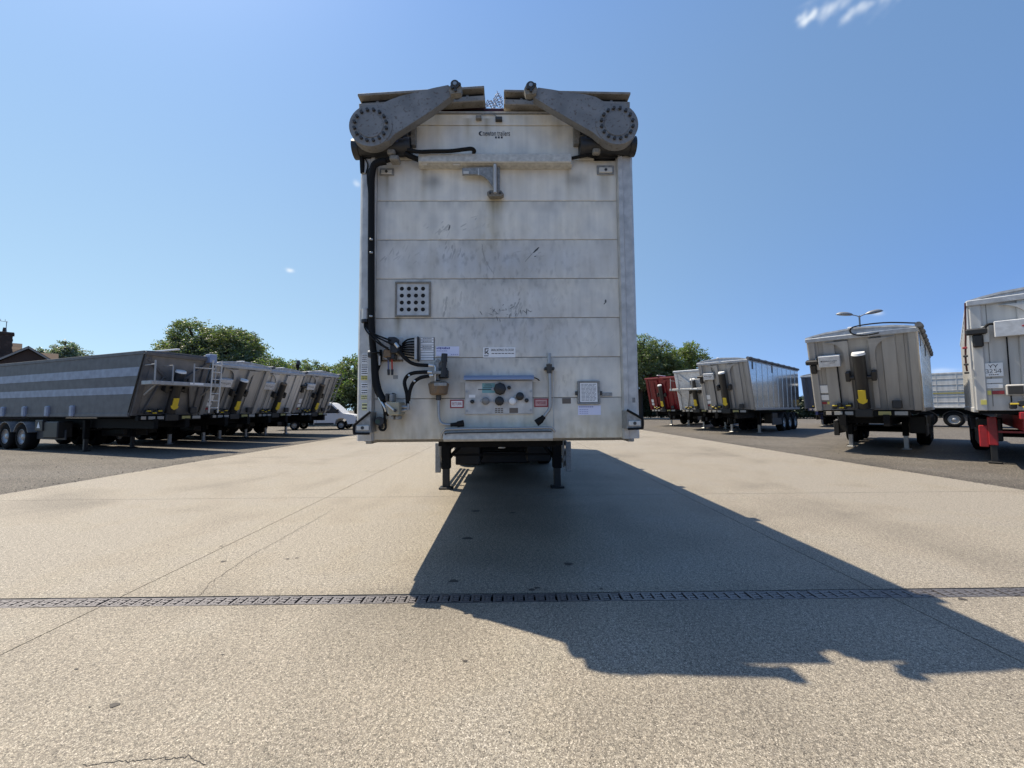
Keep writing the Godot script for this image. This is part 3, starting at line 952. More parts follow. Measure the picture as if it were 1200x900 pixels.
func make_house() -> void:
	var o := thing("brick_house", "brown brick house with tiled roof and big chimney beyond the striped trailer", "house", Vector3(-49.1, 0, -40.9), 49.5)
	var st := new_st()
	box(st, Vector3(-2.5, 3.1, -5.0), Vector3(11, 6.2, 7))
	put(o, "wall", st, "brick_wall")
	st = new_st()
	# main roof: ridge along x
	prism(st, [Vector2(-9.0, 6.1), Vector2(-5.0, 9.0), Vector2(-1.0, 6.1)], -8.4, -0.4, SIDE)
	put(o, "roof", st, "roof_tile")
	# courses of tiles on the slope that faces the yard
	for c in 9:
		var t := c / 9.0
		put_box(o, "tile_course", "roof_tile_pale" if c % 2 else "roof_tile", Vector3(-4.4, lerpf(6.2, 8.9, t) + 0.04, lerpf(-1.1, -4.8, t)), Vector3(8.0, 0.05, 0.5), 0.0, Basis(Vector3.RIGHT, 0.627))
	# gable wing towards the yard
	st = new_st()
	prism(st, [Vector2(-1.9, 0), Vector2(2.1, 0), Vector2(2.1, 6.35), Vector2(0.1, 7.9), Vector2(-1.9, 6.35)], -2.5, 0.3)
	put(o, "gable_wall", st, "brick_wall")
	for s in [-1, 1]:
		st = new_st()
		var b := Basis(Vector3(0, 0, 1), -0.66 * s)
		box(st, Vector3(0.1 + s * 1.22, 7.2, -2.2), Vector3(3.2, 0.12, 5.6), b)
		put(o, "gable_roof", st, "roof_tile_pale")
		st = new_st()
		box(st, Vector3(0.1 + s * 1.22, 7.12, 0.66), Vector3(3.1, 0.16, 0.05), b)
		put(o, "barge_board", st, "gutter_white")
	# second, lower slope on the right
	st = new_st()
	prism(st, [Vector2(-5.5, 6.0), Vector2(-2.4, 7.9), Vector2(0.2, 6.0)], 0.6, 2.2, SIDE)
	put(o, "side_roof", st, "roof_tile_pale")
	put_box(o, "gutter", "gutter_white", Vector3(-4.4, 6.12, -0.98), Vector3(5.0, 0.12, 0.14))
	for k in 2:
		put_box(o, "dormer_window", "gutter_white", Vector3(-6.2 + k * 2.0, 6.6, -0.9), Vector3(0.9, 0.5, 0.3))
	# chimney with brick courses
	st = new_st()
	box(st, Vector3(-2.1, 8.3, -3.2), Vector3(2.1, 3.1, 1.1))
	var ch := put(o, "chimney", st, "brick_wall")
	for c in 10:
		for q in 7:
			put_box(ch, "brick", "brick_face" if (c * 3 + q * 5) % 4 else "brick_face_pale", Vector3(-2.1 - 0.9 + q * 0.3 + (0.07 if c % 2 else -0.07), 7.2 + c * 0.26, -2.655), Vector3(0.28, 0.235, 0.05), 0.0)
	put_box(ch, "corbel", "brick_face", Vector3(-2.1, 9.72, -3.2), Vector3(2.32, 0.26, 1.32), 0.02)
	for q in 3: put_cyl(ch, "pot", "brick_face_pale", Vector3(-2.6 + q * 0.5, 9.85, -3.2), Vector3(-2.6 + q * 0.5, 10.35, -3.2), 0.16, 0.12)
	st = new_st()
	tube(st, [Vector3(-1.5, 9.6, -3.0), Vector3(-1.5, 11.0, -3.0)], 0.03, 5, false)
	tube(st, [Vector3(-2.6, 11.05, -3.0), Vector3(-1.4, 10.95, -3.0)], 0.025, 5, false)
	for q in 4: tube(st, [Vector3(-2.5 + q * 0.3, 10.75 + 0.25, -3.0), Vector3(-2.5 + q * 0.3, 11.2, -3.0)], 0.015, 4, false)
	put(ch, "aerial", st, "galvanised")

func make_lamp_and_mast() -> void:
	var o := thing("street_lamp", "tall double headed grey street lamp rising behind the second trailer from the right", "street lamp", Vector3(25.3, 0, -28.4))
	put_cyl(o, "base", "galvanised", Vector3(0, 0, 0), Vector3(0, 1.4, 0), 0.12, 0.11)
	put_cyl(o, "pole", "galvanised", Vector3(0, 1.4, 0), Vector3(0, 8.0, 0), 0.08, 0.05)
	put_box(o, "control_cabinet", "tip_alu_light", Vector3(0, 4.9, 0.12), Vector3(0.5, 0.7, 0.3), 0.02)
	var side := Vector3(0.93, 0, 0.36)
	for s in [-1, 1]:
		put_tube(o, "arm", "galvanised", [Vector3(0, 7.9, 0), side * s * 0.2 + Vector3(0, 8.02, 0), side * s * 0.5 + Vector3(0, 8.10, 0)], 0.035)
		var st := new_st()
		var b := Basis(side, Vector3.UP, side.cross(Vector3.UP))
		st.set_smooth_group(1)
		var rings := []
		for i in 9:
			var t := -1.0 + 2.0 * i / 8.0
			var rr := sqrt(maxf(0.02, 1.0 - t * t))
			var ring := []
			for k in 10:
				ring.append(side * s * (0.86 + 0.52 * t) + Vector3(0, 8.14 + 0.07 * t, 0) + b * Vector3(0, sin(TAU * k / 10) * 0.20 * rr * (1.0 if sin(TAU * k / 10) > 0 else 0.35), cos(TAU * k / 10) * 0.24 * rr))
			rings.append(ring)
		for i in 8:
			for k in 10:
				var ce: Vector3 = side * s * 0.86 + Vector3(0, 8.14, 0)
				quad(st, rings[i][k], rings[i][(k + 1) % 10], rings[i + 1][(k + 1) % 10], rings[i + 1][k], rings[i][k] + rings[i + 1][k] - 2.0 * ce)
		put(o, "lamp_head", st, "galvanised")
	var m := thing("camera_mast", "thin dark camera mast poking up behind the left row of trailers", "mast", Vector3(-17.6, 0, -33.4))
	put_cyl(m, "pole", "chassis_black", Vector3.ZERO, Vector3(0, 5.2, 0), 0.09, 0.07)
	put_box(m, "camera_bracket", "chassis_black", Vector3(0, 5.15, 0), Vector3(0.22, 0.35, 0.22), 0.02)
	put_cyl(m, "camera_dome", "bolt_dark", Vector3(0.06, 5.3, 0.05), Vector3(0.06, 5.65, 0.05), 0.19, 0.12)

# ---------------------------------------------------------------- the tall trailer
func sticker(T: Node3D, c: Vector3, s: Vector3, m: String, lines: int, called := "sticker", ink := "ink") -> MeshInstance3D:
	var mi := put_box(T, called, m, c, s, 0.0)
	if lines > 0:
		var st := new_st()
		var r := RandomNumberGenerator.new()
		r.seed = int(c.x * 1000.0) + lines
		for k in lines:
			var y: float = c.y + s.y * (0.5 - (k + 0.5) / lines) * 0.9
			var x0 := c.x - s.x * 0.42
			while x0 < c.x + s.x * 0.36:
				var wl := minf(s.x * r.randf_range(0.08, 0.26), c.x + s.x * 0.42 - x0)
				box(st, Vector3(x0 + wl * 0.5, y, c.z + s.z * 0.5 + 0.0008), Vector3(wl, s.y * 0.40 / lines, 0.0012))
				x0 += wl + s.x * 0.035
		put(mi, "print", st, ink)
	return mi

func bolt_ring(st: SurfaceTool, c: Vector3, r: float, n: int, br: float) -> void:
	for k in n:
		var t := TAU * (k + 0.5) / n
		var p := c + Vector3(cos(t) * r, sin(t) * r, 0)
		cyl(st, p, p + Vector3(0, 0, 0.022), br, br * 0.92, 6)

func make_tall_trailer() -> void:
	var T := thing("walking_floor_trailer", "tall dirty white walking floor trailer facing the camera nose on", "trailer", Vector3(-0.0848, 0, -3.6326), 0.401)
	# front wall of planks
	var vs := [1.206, 1.574, 1.944, 2.308, 2.675, 3.042, 3.414, 3.807]
	for i in 7:
		uv_on = true
		var st := new_st()
		box(st, Vector3(-0.011, (vs[i] + vs[i + 1]) * 0.5, -0.02), Vector3(2.236, vs[i + 1] - vs[i] - 0.0045, 0.04), Basis.IDENTITY, 0.003)
		put(T, "front_plank", st, "wall_paint")
	for q in [[3.807, 4.149, -0.94, 0.90], [4.149, 4.292, -0.94, 0.90]]:
		var st := new_st()
		box(st, Vector3((q[2] + q[3]) * 0.5, (q[0] + q[1]) * 0.5, -0.02), Vector3(q[3] - q[2], q[1] - q[0] - 0.006, 0.04), Basis.IDENTITY, 0.003)
		put(T, "upper_plank", st, "wall_paint")
	uv_on = false
	put_box(T, "inner_wall", "alu_dull", Vector3(0, 2.75, -0.09), Vector3(2.44, 3.05, 0.06), 0.0)
	put_box(T, "front_floor_beam", "alu_dirty", Vector3(-0.01, 1.215, -0.10), Vector3(2.46, 0.05, 0.10), 0.004)
	# corner posts, drawn to their plan outline
	for s in [-1, 1]:
		var st := new_st()
		var o := []
		if s < 0: o = [Vector2(-1.29, -0.25), Vector2(-1.285, -0.005), Vector2(-1.262, 0.028), Vector2(-1.185, 0.034), Vector2(-1.172, 0.050), Vector2(-1.140, 0.050), Vector2(-1.130, 0.012), Vector2(-1.130, -0.25)]
		else: o = [Vector2(1.106, -0.25), Vector2(1.106, 0.012), Vector2(1.114, 0.046), Vector2(1.152, 0.046), Vector2(1.164, 0.030), Vector2(1.235, 0.026), Vector2(1.262, -0.005), Vector2(1.267, -0.25)]
		prism(st, o, 1.201, 3.868, PLAN)
		put(T, "corner_post", st, "alu")
		# side walls: long aluminium planks
		for k in 8:
			put_box(T, "side_plank", "alu", Vector3(1.262 * s, 1.30 + k * 0.363 + 0.18, -6.05), Vector3(0.03, 0.356, 11.6), 0.004)
		put_box(T, "side_rail", "alu_dull", Vector3(1.262 * s, 1.22, -6.05), Vector3(0.06, 0.14, 11.6), 0.006)
		put_box(T, "top_rail", "alu_dull", Vector3(1.24 * s, 4.23, -6.0), Vector3(0.09, 0.10, 11.7), 0.01)
		put_box(T, "side_hinge_plate", "black_steel", Vector3(1.30 * s, 3.40 if s < 0 else 3.40, -0.35), Vector3(0.03, 0.28, 0.22), 0.01)
	put_box(T, "rear_door", "alu_dull", Vector3(0, 2.75, -11.86), Vector3(2.5, 3.0, 0.06), 0.01)
	put_box(T, "cargo_floor", "alu_dirty", Vector3(0, 1.20, -6.0), Vector3(2.4, 0.06, 11.6), 0.0)

	# horizontal closing bar
	put_box(T, "cross_bar", "alu_warm", Vector3(-0.0280, 3.7625, 0.0550), Vector3(1.4000, 0.0850, 0.1100), 0.008)
	put_box(T, "cross_bar_lip", "alu_warm", Vector3(-0.0250, 3.7295, 0.0375), Vector3(1.4200, 0.0230, 0.0750), 0.003)
	for q in [[Vector3(-0.672, 3.718, 0.08), 0.05], [Vector3(-0.383, 3.714, 0.08), 0.07], [Vector3(0.464, 3.727, 0.08), 0.05], [Vector3(0.613, 3.727, 0.08), 0.06]]:
		put_box(T, "cross_bar_foot", "lamp_clear", q[0], Vector3(q[1], 0.012, 0.02), 0.003)
	# bracket with swivel post
	var st := new_st()
	prism(st, [Vector2(-0.334, 3.686), Vector2(-0.047, 3.699), Vector2(-0.033, 3.475), Vector2(-0.056, 3.515), Vector2(-0.095, 3.576), Vector2(-0.142, 3.613), Vector2(-0.197, 3.629), Vector2(-0.33, 3.625)], 0.055, 0.075)
	var br := put(T, "swing_bracket", st, "alu_dull")
	put_box(br, "slot", "lamp_clear", Vector3(-0.2955, 3.6425, 0.0760), Vector3(0.0510, 0.0250, 0.0040), 0.0)
	put_box(br, "stiffener", "alu", Vector3(-0.1820, 3.6475, 0.0780), Vector3(0.0100, 0.0630, 0.0080), 0.0)
	put_cyl(T, "swivel_post", "alu", Vector3(-0.031, 3.708, 0.09), Vector3(-0.03, 3.442, 0.09), 0.016)
	put_box(T, "swivel_rail", "alu_dull", Vector3(0.0000, 3.5905, 0.0250), Vector3(0.0300, 0.2530, 0.0500), 0.004)
	for q in [[Vector3(-0.029, 3.757, 0.0)], [Vector3(-0.031, 3.455, 0.0)]]:
		st = new_st()
		var c: Vector3 = q[0]
		prism(st, [Vector2(c.x - 0.075, c.y + 0.012), Vector2(c.x - 0.045, c.y + 0.03), Vector2(c.x + 0.055, c.y + 0.028), Vector2(c.x + 0.08, c.y - 0.006), Vector2(c.x + 0.05, c.y - 0.026), Vector2(c.x - 0.05, c.y - 0.026)], 0.0, 0.06)
		var hb := put(T, "swivel_clamp", st, "alu_dirty")
		st = new_st()
		for k in [-1, 1]: cyl(st, Vector3(c.x + 0.045 * k, c.y, 0.06), Vector3(c.x + 0.045 * k, c.y, 0.075), 0.011, -1.0, 6)
		put(hb, "bolt", st, "bolt_dark")
	# small marker lamps in their plates at the top corners and on the lower gussets
	for q in [[Vector3(-1.0400, 3.6890, 0.0060), Vector3(0.1300, 0.0700, 0.0120), "x"], [Vector3(1.0045, 3.7085, 0.0060), Vector3(0.1610, 0.0910, 0.0120), "x"]]:
		var pl := put_box(T, "lamp_plate", "alu_dull", q[0], q[1], 0.004)
		put_box(pl, "lens", "lamp_clear", q[0] + Vector3(0, -0.006, 0.012), Vector3(q[1].x * 0.78, q[1].y * 0.55, 0.014), 0.004)
		put_cyl(pl, "lamp_centre", "bolt_dark", q[0] + Vector3(0, -0.006, 0.018), q[0] + Vector3(0, -0.006, 0.025), 0.013)
	# gusset brackets low on both corners
	st = new_st()
	prism(st, [Vector2(-1.112, 1.456), Vector2(-1.108, 1.281), Vector2(-1.239, 1.28), Vector2(-1.24, 1.348)], 0.0, 0.16)
	var gu := put(T, "corner_gusset", st, "alu_dull")
	put_tube(gu, "edge_bead", "rubber", [Vector3(-1.109, 1.46, 0.165), Vector3(-1.228, 1.362, 0.165), Vector3(-1.246, 1.341, 0.165), Vector3(-1.245, 1.286, 0.165), Vector3(-1.23, 1.275, 0.165), Vector3(-1.114, 1.274, 0.165)], 0.011, 6)
	put_box(gu, "lens", "lamp_clear", Vector3(-1.1720, 1.3225, 0.1660), Vector3(0.1060, 0.0430, 0.0120), 0.004)
	put_cyl(gu, "lamp_centre", "bolt_dark", Vector3(-1.174, 1.322, 0.17), Vector3(-1.171, 1.323, 0.178), 0.014)
	st = new_st()
	prism(st, [Vector2(1.104, 1.454), Vector2(1.228, 1.383), Vector2(1.229, 1.302), Vector2(1.103, 1.295)], 0.0, 0.16)
	gu = put(T, "corner_gusset", st, "alu_dull")
	put_tube(gu, "edge_bead", "rubber", [Vector3(1.105, 1.457, 0.165), Vector3(1.222, 1.39, 0.165), Vector3(1.237, 1.372, 0.165), Vector3(1.235, 1.309, 0.165), Vector3(1.22, 1.298, 0.165), Vector3(1.109, 1.294, 0.165)], 0.011, 6)
	put_box(gu, "lens", "lamp_clear", Vector3(1.1675, 1.3425, 0.1660), Vector3(0.1050, 0.0430, 0.0120), 0.004)
	put_cyl(gu, "lamp_centre", "bolt_dark", Vector3(1.168, 1.343, 0.17), Vector3(1.165, 1.343, 0.178), 0.014)

	# folding roof covers, seen on their front ends as channel sections
	for q in [[Vector3(-1.3, 4.401, 0.05), Vector3(-0.128, 4.484, 0.05), -1.0], [Vector3(0.056, 4.447, 0.05), Vector3(1.241, 4.426, 0.05), 1.0]]:
		var a: Vector3 = q[0]
		var b: Vector3 = q[1]
		var d := (b - a).normalized()
		var bs := Basis(d, Vector3(-d.y, d.x, 0), Vector3(0, 0, 1))
		var mid := (a + b) * 0.5
		var wd := a.distance_to(b)
		var s: float = q[2]
		var cv := put_box(T, "roof_cover", "dirty_beam", mid + bs * Vector3(0, -0.012, -5.95), Vector3(wd, 0.024, 11.95), 0.004, bs)
		put_box(cv, "cover_web", "black_steel", mid + bs * Vector3(0, -0.05, -0.06), Vector3(wd - 0.03, 0.06, 0.03), 0.0, bs)
		put_box(cv, "cover_flange", "dirty_beam", mid + bs * Vector3(0, -0.105, -0.04), Vector3(wd, 0.055, 0.09), 0.006, bs)
		put_box(cv, "cover_underside", "black_steel", mid + bs * Vector3(0, -0.145, -6.0), Vector3(wd - 0.04, 0.02, 11.8), 0.0, bs)
		st = new_st()
		for k in 4:
			cyl(st, mid + bs * Vector3(wd * (-0.36 + 0.24 * k), -0.05, -0.05), mid + bs * Vector3(wd * (-0.36 + 0.24 * k), -0.05, -0.03), 0.014, -1.0, 6)
		put(cv, "rivet", st, "steel")
		for k in 5:
			put_box(cv, "hinge_arm", "black_steel", (b if s > 0 else a) + Vector3(0.05 * s, -0.08, -0.7 - 2.2 * k), Vector3(0.14, 0.05, 0.16), 0.01)
	put_box(T, "centre_beam", "maroon", Vector3(0.0070, 4.3655, -0.1250), Vector3(1.4500, 0.0570, 0.0700), 0.006)
	put_box(T, "wall_cap", "alu_dirty", Vector3(0.0040, 4.2660, -0.0260), Vector3(1.3540, 0.0180, 0.0680), 0.003)
	# cover net bunched up between the covers
	st = new_st()
	var nw := Vector3(-0.138, 4.562, -0.3) + Vector3(0.03, 0, 0)
	for k in 15:
		for dr in [-1, 1]:
			var x0 := -0.10 + k * 0.024
			var lim := func(x: float) -> float: return 0.17 * exp(-pow((x - 0.115) / 0.05, 2.0)) + 0.075 * exp(-pow((x - 0.02) / 0.07, 2.0)) + 0.01
			var pts := []
			for j in 12:
				var x: float = x0 + dr * j * 0.012
				var y := j * 0.017
				if x < -0.03 or x > 0.155: 
					if pts.size() > 1: break
					continue
				if y > lim.call(x): break
				pts.append(nw + Vector3(x, y, 0.02 * sin(k * 1.7 + j)))
			if pts.size() > 1: tube(st, pts, 0.0042, 4, false)
	put(T, "cover_net", st, "net_cord")
	for q in [[Vector3(-0.614, 4.327, -0.02), 0.17], [Vector3(0.458, 4.33, -0.02), 0.09]]:
		st = new_st()
		for k in 9: box(st, q[0] + Vector3((k - 4) * q[1] * 0.115, 0.002 * (k % 3), 0), Vector3(q[1] * 0.08, 0.016, 0.01))
		put(T, "net_edge", st, "label_white")

	# swing arms with bolted hubs
	for s in [-1, 1]:
		var hub: Vector3 = Vector3(-1.122, 3.981, 0.22) if s < 0 else Vector3(1.062, 4.002, 0.22)
		var ol := []
		if s < 0: ol = [Vector2(-1.204, 4.148), Vector2(-1.114, 4.175), Vector2(-1.031, 4.187), Vector2(-0.949, 4.227), Vector2(-0.858, 4.261), Vector2(-0.692, 4.303), Vector2(-0.571, 4.336), Vector2(-0.442, 4.364), Vector2(-0.396, 4.329), Vector2(-0.4, 4.273), Vector2(-0.593, 4.121), Vector2(-0.781, 3.994), Vector2(-0.915, 3.903), Vector2(-0.959, 3.852), Vector2(-1.027, 3.821), Vector2(-1.126, 3.985)]
		else: ol = [Vector2(1.143, 4.17), Vector2(1.044, 4.196), Vector2(0.96, 4.209), Vector2(0.877, 4.257), Vector2(0.785, 4.281), Vector2(0.617, 4.3), Vector2(0.495, 4.324), Vector2(0.366, 4.343), Vector2(0.319, 4.307), Vector2(0.326, 4.251), Vector2(0.508, 4.132), Vector2(0.689, 4.021), Vector2(0.847, 3.927), Vector2(0.907, 3.871), Vector2(0.967, 3.844), Vector2(1.062, 4.002)]
		st = new_st()
		prism(st, ol, 0.145, 0.22)
		var arm := put(T, "swing_arm", st, "arm_grey")
		st = new_st()
		cyl(st, hub + Vector3(0, 0, -0.09), hub + Vector3(0, 0, 0.006), 0.190, -1.0, 40)
		put(arm, "hub_flange", st, "arm_grey")
		st = new_st()
		cyl(st, hub + Vector3(0, 0, 0.0), hub + Vector3(0, 0, 0.012), 0.118, 0.112, 32)
		put(arm, "hub_cap", st, "arm_grey")
		st = new_st()
		bolt_ring(st, hub + Vector3(0, 0, 0.004), 0.142, 16, 0.0155)
		put(arm, "hub_bolts", st, "bolt_dark").set_meta("kind", "stuff")
		put_cyl(arm, "drive_shaft", "black_steel", hub + Vector3(0, 0, -0.34), hub + Vector3(0, 0, -0.09), 0.15)
		var tip: Vector3 = Vector3(-0.37, 4.317, 0.22) if s < 0 else Vector3(0.296, 4.315, 0.22)
		st = new_st()
		prism(st, [Vector2(tip.x - 0.035, tip.y + 0.045), Vector2(tip.x + 0.03, tip.y + 0.05), Vector2(tip.x + 0.055, tip.y + 0.0), Vector2(tip.x + 0.048, tip.y - 0.05), Vector2(tip.x - 0.045, tip.y - 0.06), Vector2(tip.x - 0.06, tip.y - 0.01)], 0.19, 0.25)
		var kn := put(arm, "end_plate", st, "alu_dirty")
		var kb: Vector3 = Vector3(-0.376, 4.34, 0.24) if s < 0 else Vector3(0.294, 4.33, 0.24)
		put_cyl(arm, "roller", "bolt_dark", Vector3(kb.x, kb.y, 0.13), Vector3(kb.x, kb.y, 0.262), 0.042, 0.038, 16)
		put_cyl(arm, "roller_pin", "steel", Vector3(kb.x, kb.y, 0.261), Vector3(kb.x, kb.y, 0.27), 0.017)
		st = new_st()
		for k in [[-0.03, -0.01], [0.0, -0.035], [0.035, 0.02]]: cyl(st, Vector3(tip.x + k[0], tip.y + k[1], 0.25), Vector3(tip.x + k[0], tip.y + k[1], 0.268), 0.013, -1.0, 6)
		put(arm, "end_bolts", st, "bolt_dark")
		# slotted mounting plate, and the actuator lying across below the hub
		st = new_st()
		var mp: Array = [Vector3(-0.8095, 4.0345, 0.0250), Vector3(0.0870, 0.2190, 0.0500)] if s < 0 else [Vector3(0.7640, 4.0420, 0.0250), Vector3(0.1160, 0.2120, 0.0500)]
		box(st, mp[0], mp[1], Basis.IDENTITY, 0.004)
		var mpm := put(T, "mounting_plate", st, "alu_dirty")
		put_box(mpm, "slot", "black_steel", mp[0] + Vector3(-0.012 * s * -1.0, 0.03, 0.026), Vector3(0.022, 0.10, 0.006), 0.0)
		var a0: Vector3 = Vector3(-1.327, 3.869, 0.06) if s < 0 else Vector3(1.268, 3.902, 0.06)
		var a1: Vector3 = Vector3(-0.802, 3.894, 0.06) if s < 0 else Vector3(0.754, 3.897, 0.06)
		st = new_st()
		cyl(st, a0, a1, 0.078, -1.0, 20)
		cyl(st, a0, a0 + (a1 - a0) * 0.10, 0.086, -1.0, 20)
		cyl(st, a0 + (a1 - a0) * 0.9, a1, 0.084, -1.0, 20)
		box(st, a0 + (a1 - a0) * 0.66 + Vector3(0, 0.06, -0.02), Vector3(0.26, 0.18, 0.16), Basis.IDENTITY, 0.015)
		box(st, a0 + (a1 - a0) * 0.38 + Vector3(0, 0.05, -0.1), Vector3(0.3, 0.24, 0.12), Basis.IDENTITY, 0.015)
		var act := put(T, "rotary_actuator", st, "plastic_black")
		if s < 0: put_box(act, "actuator_label", "actuator_blue", a0 + (a1 - a0) * 0.7 + Vector3(0, 0.03, 0.07), Vector3(0.11, 0.06, 0.02), 0.004)
		put_box(act, "fitting", "alu_dirty", a0 + (a1 - a0) * (0.68 if s < 0 else 0.72) + Vector3(0, -0.08, 0.05), Vector3(0.07, 0.05, 0.05), 0.01)
		put_cyl(T, "post_cap", "alu", Vector3(1.235 * s, 3.80, -0.06), Vector3(1.235 * s, 3.90, -0.06), 0.045)

	# small pins high on the upper planks, and the maker's mark
	put_box(T, "pin_bracket", "alu_dirty", Vector3(-0.1830, 4.2075, 0.0200), Vector3(0.0520, 0.0330, 0.0400), 0.004)
	put_box(T, "pin_bracket", "bolt_dark", Vector3(0.0060, 4.1955, 0.0200), Vector3(0.0640, 0.0330, 0.0400), 0.004)
	put_tube(T, "pin_wire", "alu_dull", [Vector3(-0.159, 4.247, 0.01), Vector3(-0.095, 4.255, 0.01), Vector3(-0.038, 4.248, 0.01), Vector3(-0.006, 4.218, 0.01)], 0.004, 5)
	var ms := put_box(T, "maker_mark", "ink", Vector3(-0.0220, 4.0305, 0.0015), Vector3(0.0160, 0.0170, 0.0030), 0.0)
	for k in 2: put_box(ms, "mark_square", "ink", [Vector3(0.005, 4.031, 0.0015), Vector3(0.033, 4.031, 0.0015)][k], Vector3(0.017, 0.016, 0.003), 0.0)
	words(ms, "newton trailers", "ink", Vector3(-0.0170, 4.0695, 0.003), 0.2540, 0.0490)
	st = new_st()
	var cm: Vector3 = Vector3(-0.163, 4.069, 0.0)
	var mo := []
	for k in 13: mo.append(Vector2(cm.x + cos(PI * 0.35 + PI * 1.3 * k / 12.0) * 0.022, cm.y + sin(PI * 0.35 + PI * 1.3 * k / 12.0) * 0.021))
	for k in 11: mo.append(Vector2(cm.x + 0.010 + cos(PI * 1.6 - PI * 1.2 * k / 10.0) * 0.015, cm.y + sin(PI * 1.6 - PI * 1.2 * k / 10.0) * 0.0165))
	prism(st, mo, 0.0, 0.003)
	put(ms, "crescent", st, "ink")

	# vent plate: a folded frame round a plate with sixteen round holes
	var vc := Vector3((-0.944 - 0.633) * 0.5, (2.642 + 2.323) * 0.5, 0)
	st = new_st()
	var fw := 0.155
	for k in [[0, 1], [0, -1]]: box(st, vc + Vector3(0, k[1] * fw, 0.008), Vector3(0.325, 0.014, 0.018))
	for k in [1, -1]: box(st, vc + Vector3(k * fw, 0, 0.008), Vector3(0.014, 0.296, 0.018))
	var vent := put(T, "vent_frame", st, "alu_dirty")
	st = new_st()
	# plate with real holes: a square cell with a round opening, sixteen times, and a border
	var pitch := 0.0645
	for i in 4:
		for j in 4:
			var c := vc + Vector3(-0.006 + (i - 1.5) * pitch, 0.003 + (j - 1.5) * pitch, 0.006)
			for k in 16:
				var t0 := TAU * k / 16 - PI / 4
				var t1 := TAU * (k + 1) / 16 - PI / 4
				var sq := func(t: float) -> Vector3:
					var m := maxf(absf(cos(t)), absf(sin(t)))
					return Vector3(cos(t), sin(t), 0) / m * pitch * 0.5
				var r0 := Vector3(cos(t0), sin(t0), 0) * 0.0195
				var r1 := Vector3(cos(t1), sin(t1), 0) * 0.0195
				quad(st, c + r0, c + r1, c + sq.call(t1), c + sq.call(t0), Vector3(0, 0, 1))
				quad(st, c + r0, c + r1, c + r1 - Vector3(0, 0, 0.004), c + r0 - Vector3(0, 0, 0.004), -r0)
	var half := pitch * 2.0
	var ctr := vc + Vector3(-0.006, 0.003, 0.006)
	for q in [[-0.150, -half, -0.150, 0.150], [half, 0.150, -0.150, 0.150], [-half, half, -0.150, -half], [-half, half, half, 0.150]]:
		quad(st, ctr + Vector3(q[0], q[2], 0), ctr + Vector3(q[1], q[2], 0), ctr + Vector3(q[1], q[3], 0), ctr + Vector3(q[0], q[3], 0), Vector3(0, 0, 1))
	put(vent, "perforated_plate", st, "alu")
	put_box(vent, "duct_backing", "dark_pit", vc + Vector3(0, 0, 0.0012), Vector3(0.296, 0.296, 0.002), 0.0)

	# hoses and cables down the left corner
	put_tube(T, "hose_trunk", "rubber", [Vector3(-1.018, 3.721, 0.12), Vector3(-1.11, 3.696, 0.12), Vector3(-1.146, 3.621, 0.1), Vector3(-1.158, 3.458, 0.075), Vector3(-1.15, 2.862, 0.075), Vector3(-1.141, 2.301, 0.075), Vector3(-1.128, 2.084, 0.08), Vector3(-1.106, 1.893, 0.08), Vector3(-1.093, 1.757, 0.08), Vector3(-1.062, 1.643, 0.09), Vector3(-1.004, 1.551, 0.13)], 0.030, 8)
	put_tube(T, "hose_trunk", "rubber", [Vector3(-0.947, 3.758, 0.1), Vector3(-1.07, 3.725, 0.1), Vector3(-1.165, 3.651, 0.09), Vector3(-1.177, 3.557, 0.085), Vector3(-1.165, 3.416, 0.08), Vector3(-1.159, 2.86, 0.08), Vector3(-1.15, 2.346, 0.08), Vector3(-1.129, 2.144, 0.09), Vector3(-1.12, 2.006, 0.09), Vector3(-1.109, 1.779, 0.09), Vector3(-1.092, 1.665, 0.09), Vector3(-1.036, 1.567, 0.1)], 0.022, 8)
	put_tube(T, "hose", "rubber", [Vector3(-1.256, 3.832, 0.06), Vector3(-1.254, 3.716, 0.05), Vector3(-1.253, 3.657, 0.04)], 0.022)
	put_tube(T, "cable", "rubber", [Vector3(-1.224, 3.783, 0.06), Vector3(-1.2, 3.726, 0.06), Vector3(-1.214, 3.645, 0.06)], 0.006, 6)
	put_box(T, "cable_box", "alu", Vector3(-1.2150, 3.7205, 0.0400), Vector3(0.0780, 0.1390, 0.0200), 0.004)
	put_box(T, "cable_trunk", "alu", Vector3(-1.2075, 3.0015, 0.0475), Vector3(0.0790, 1.2710, 0.0250), 0.006)
	put_tube(T, "hose", "rubber", [Vector3(-0.819, 3.825, 0.12), Vector3(-0.706, 3.796, 0.14), Vector3(-0.608, 3.807, 0.13), Vector3(-0.431, 3.811, 0.13), Vector3(-0.299, 3.821, 0.14), Vector3(-0.237, 3.825, 0.14), Vector3(-0.215, 3.818, 0.12), Vector3(-0.229, 3.852, 0.05)], 0.017)
	put_tube(T, "hose", "rubber", [Vector3(-0.847, 3.806, 0.10), Vector3(-0.787, 3.78, 0.09), Vector3(-0.723, 3.771, 0.06)], 0.024)
	put_tube(T, "hose", "rubber", [Vector3(0.682, 3.796, 0.05), Vector3(0.8, 3.814, 0.06), Vector3(0.901, 3.824, 0.07)], 0.015)
	put_tube(T, "cable", "rubber", [Vector3(0.822, 3.804, 0.07), Vector3(0.969, 3.792, 0.05), Vector3(1.108, 3.815, 0.04), Vector3(1.204, 3.84, 0.04)], 0.008, 6)
	put_box(T, "pipe_clamp", "alu_dirty", Vector3(-0.9370, 3.7410, 0.1050), Vector3(0.0840, 0.0480, 0.0900), 0.01)
	for q in [Vector3(-1.142, 3.001, 0.11), Vector3(-1.14, 2.88, 0.11), Vector3(-1.134, 2.304, 0.11)]: put_box(T, "hose_clip", "steel", q, Vector3(0.028, 0.016, 0.012), 0.003)
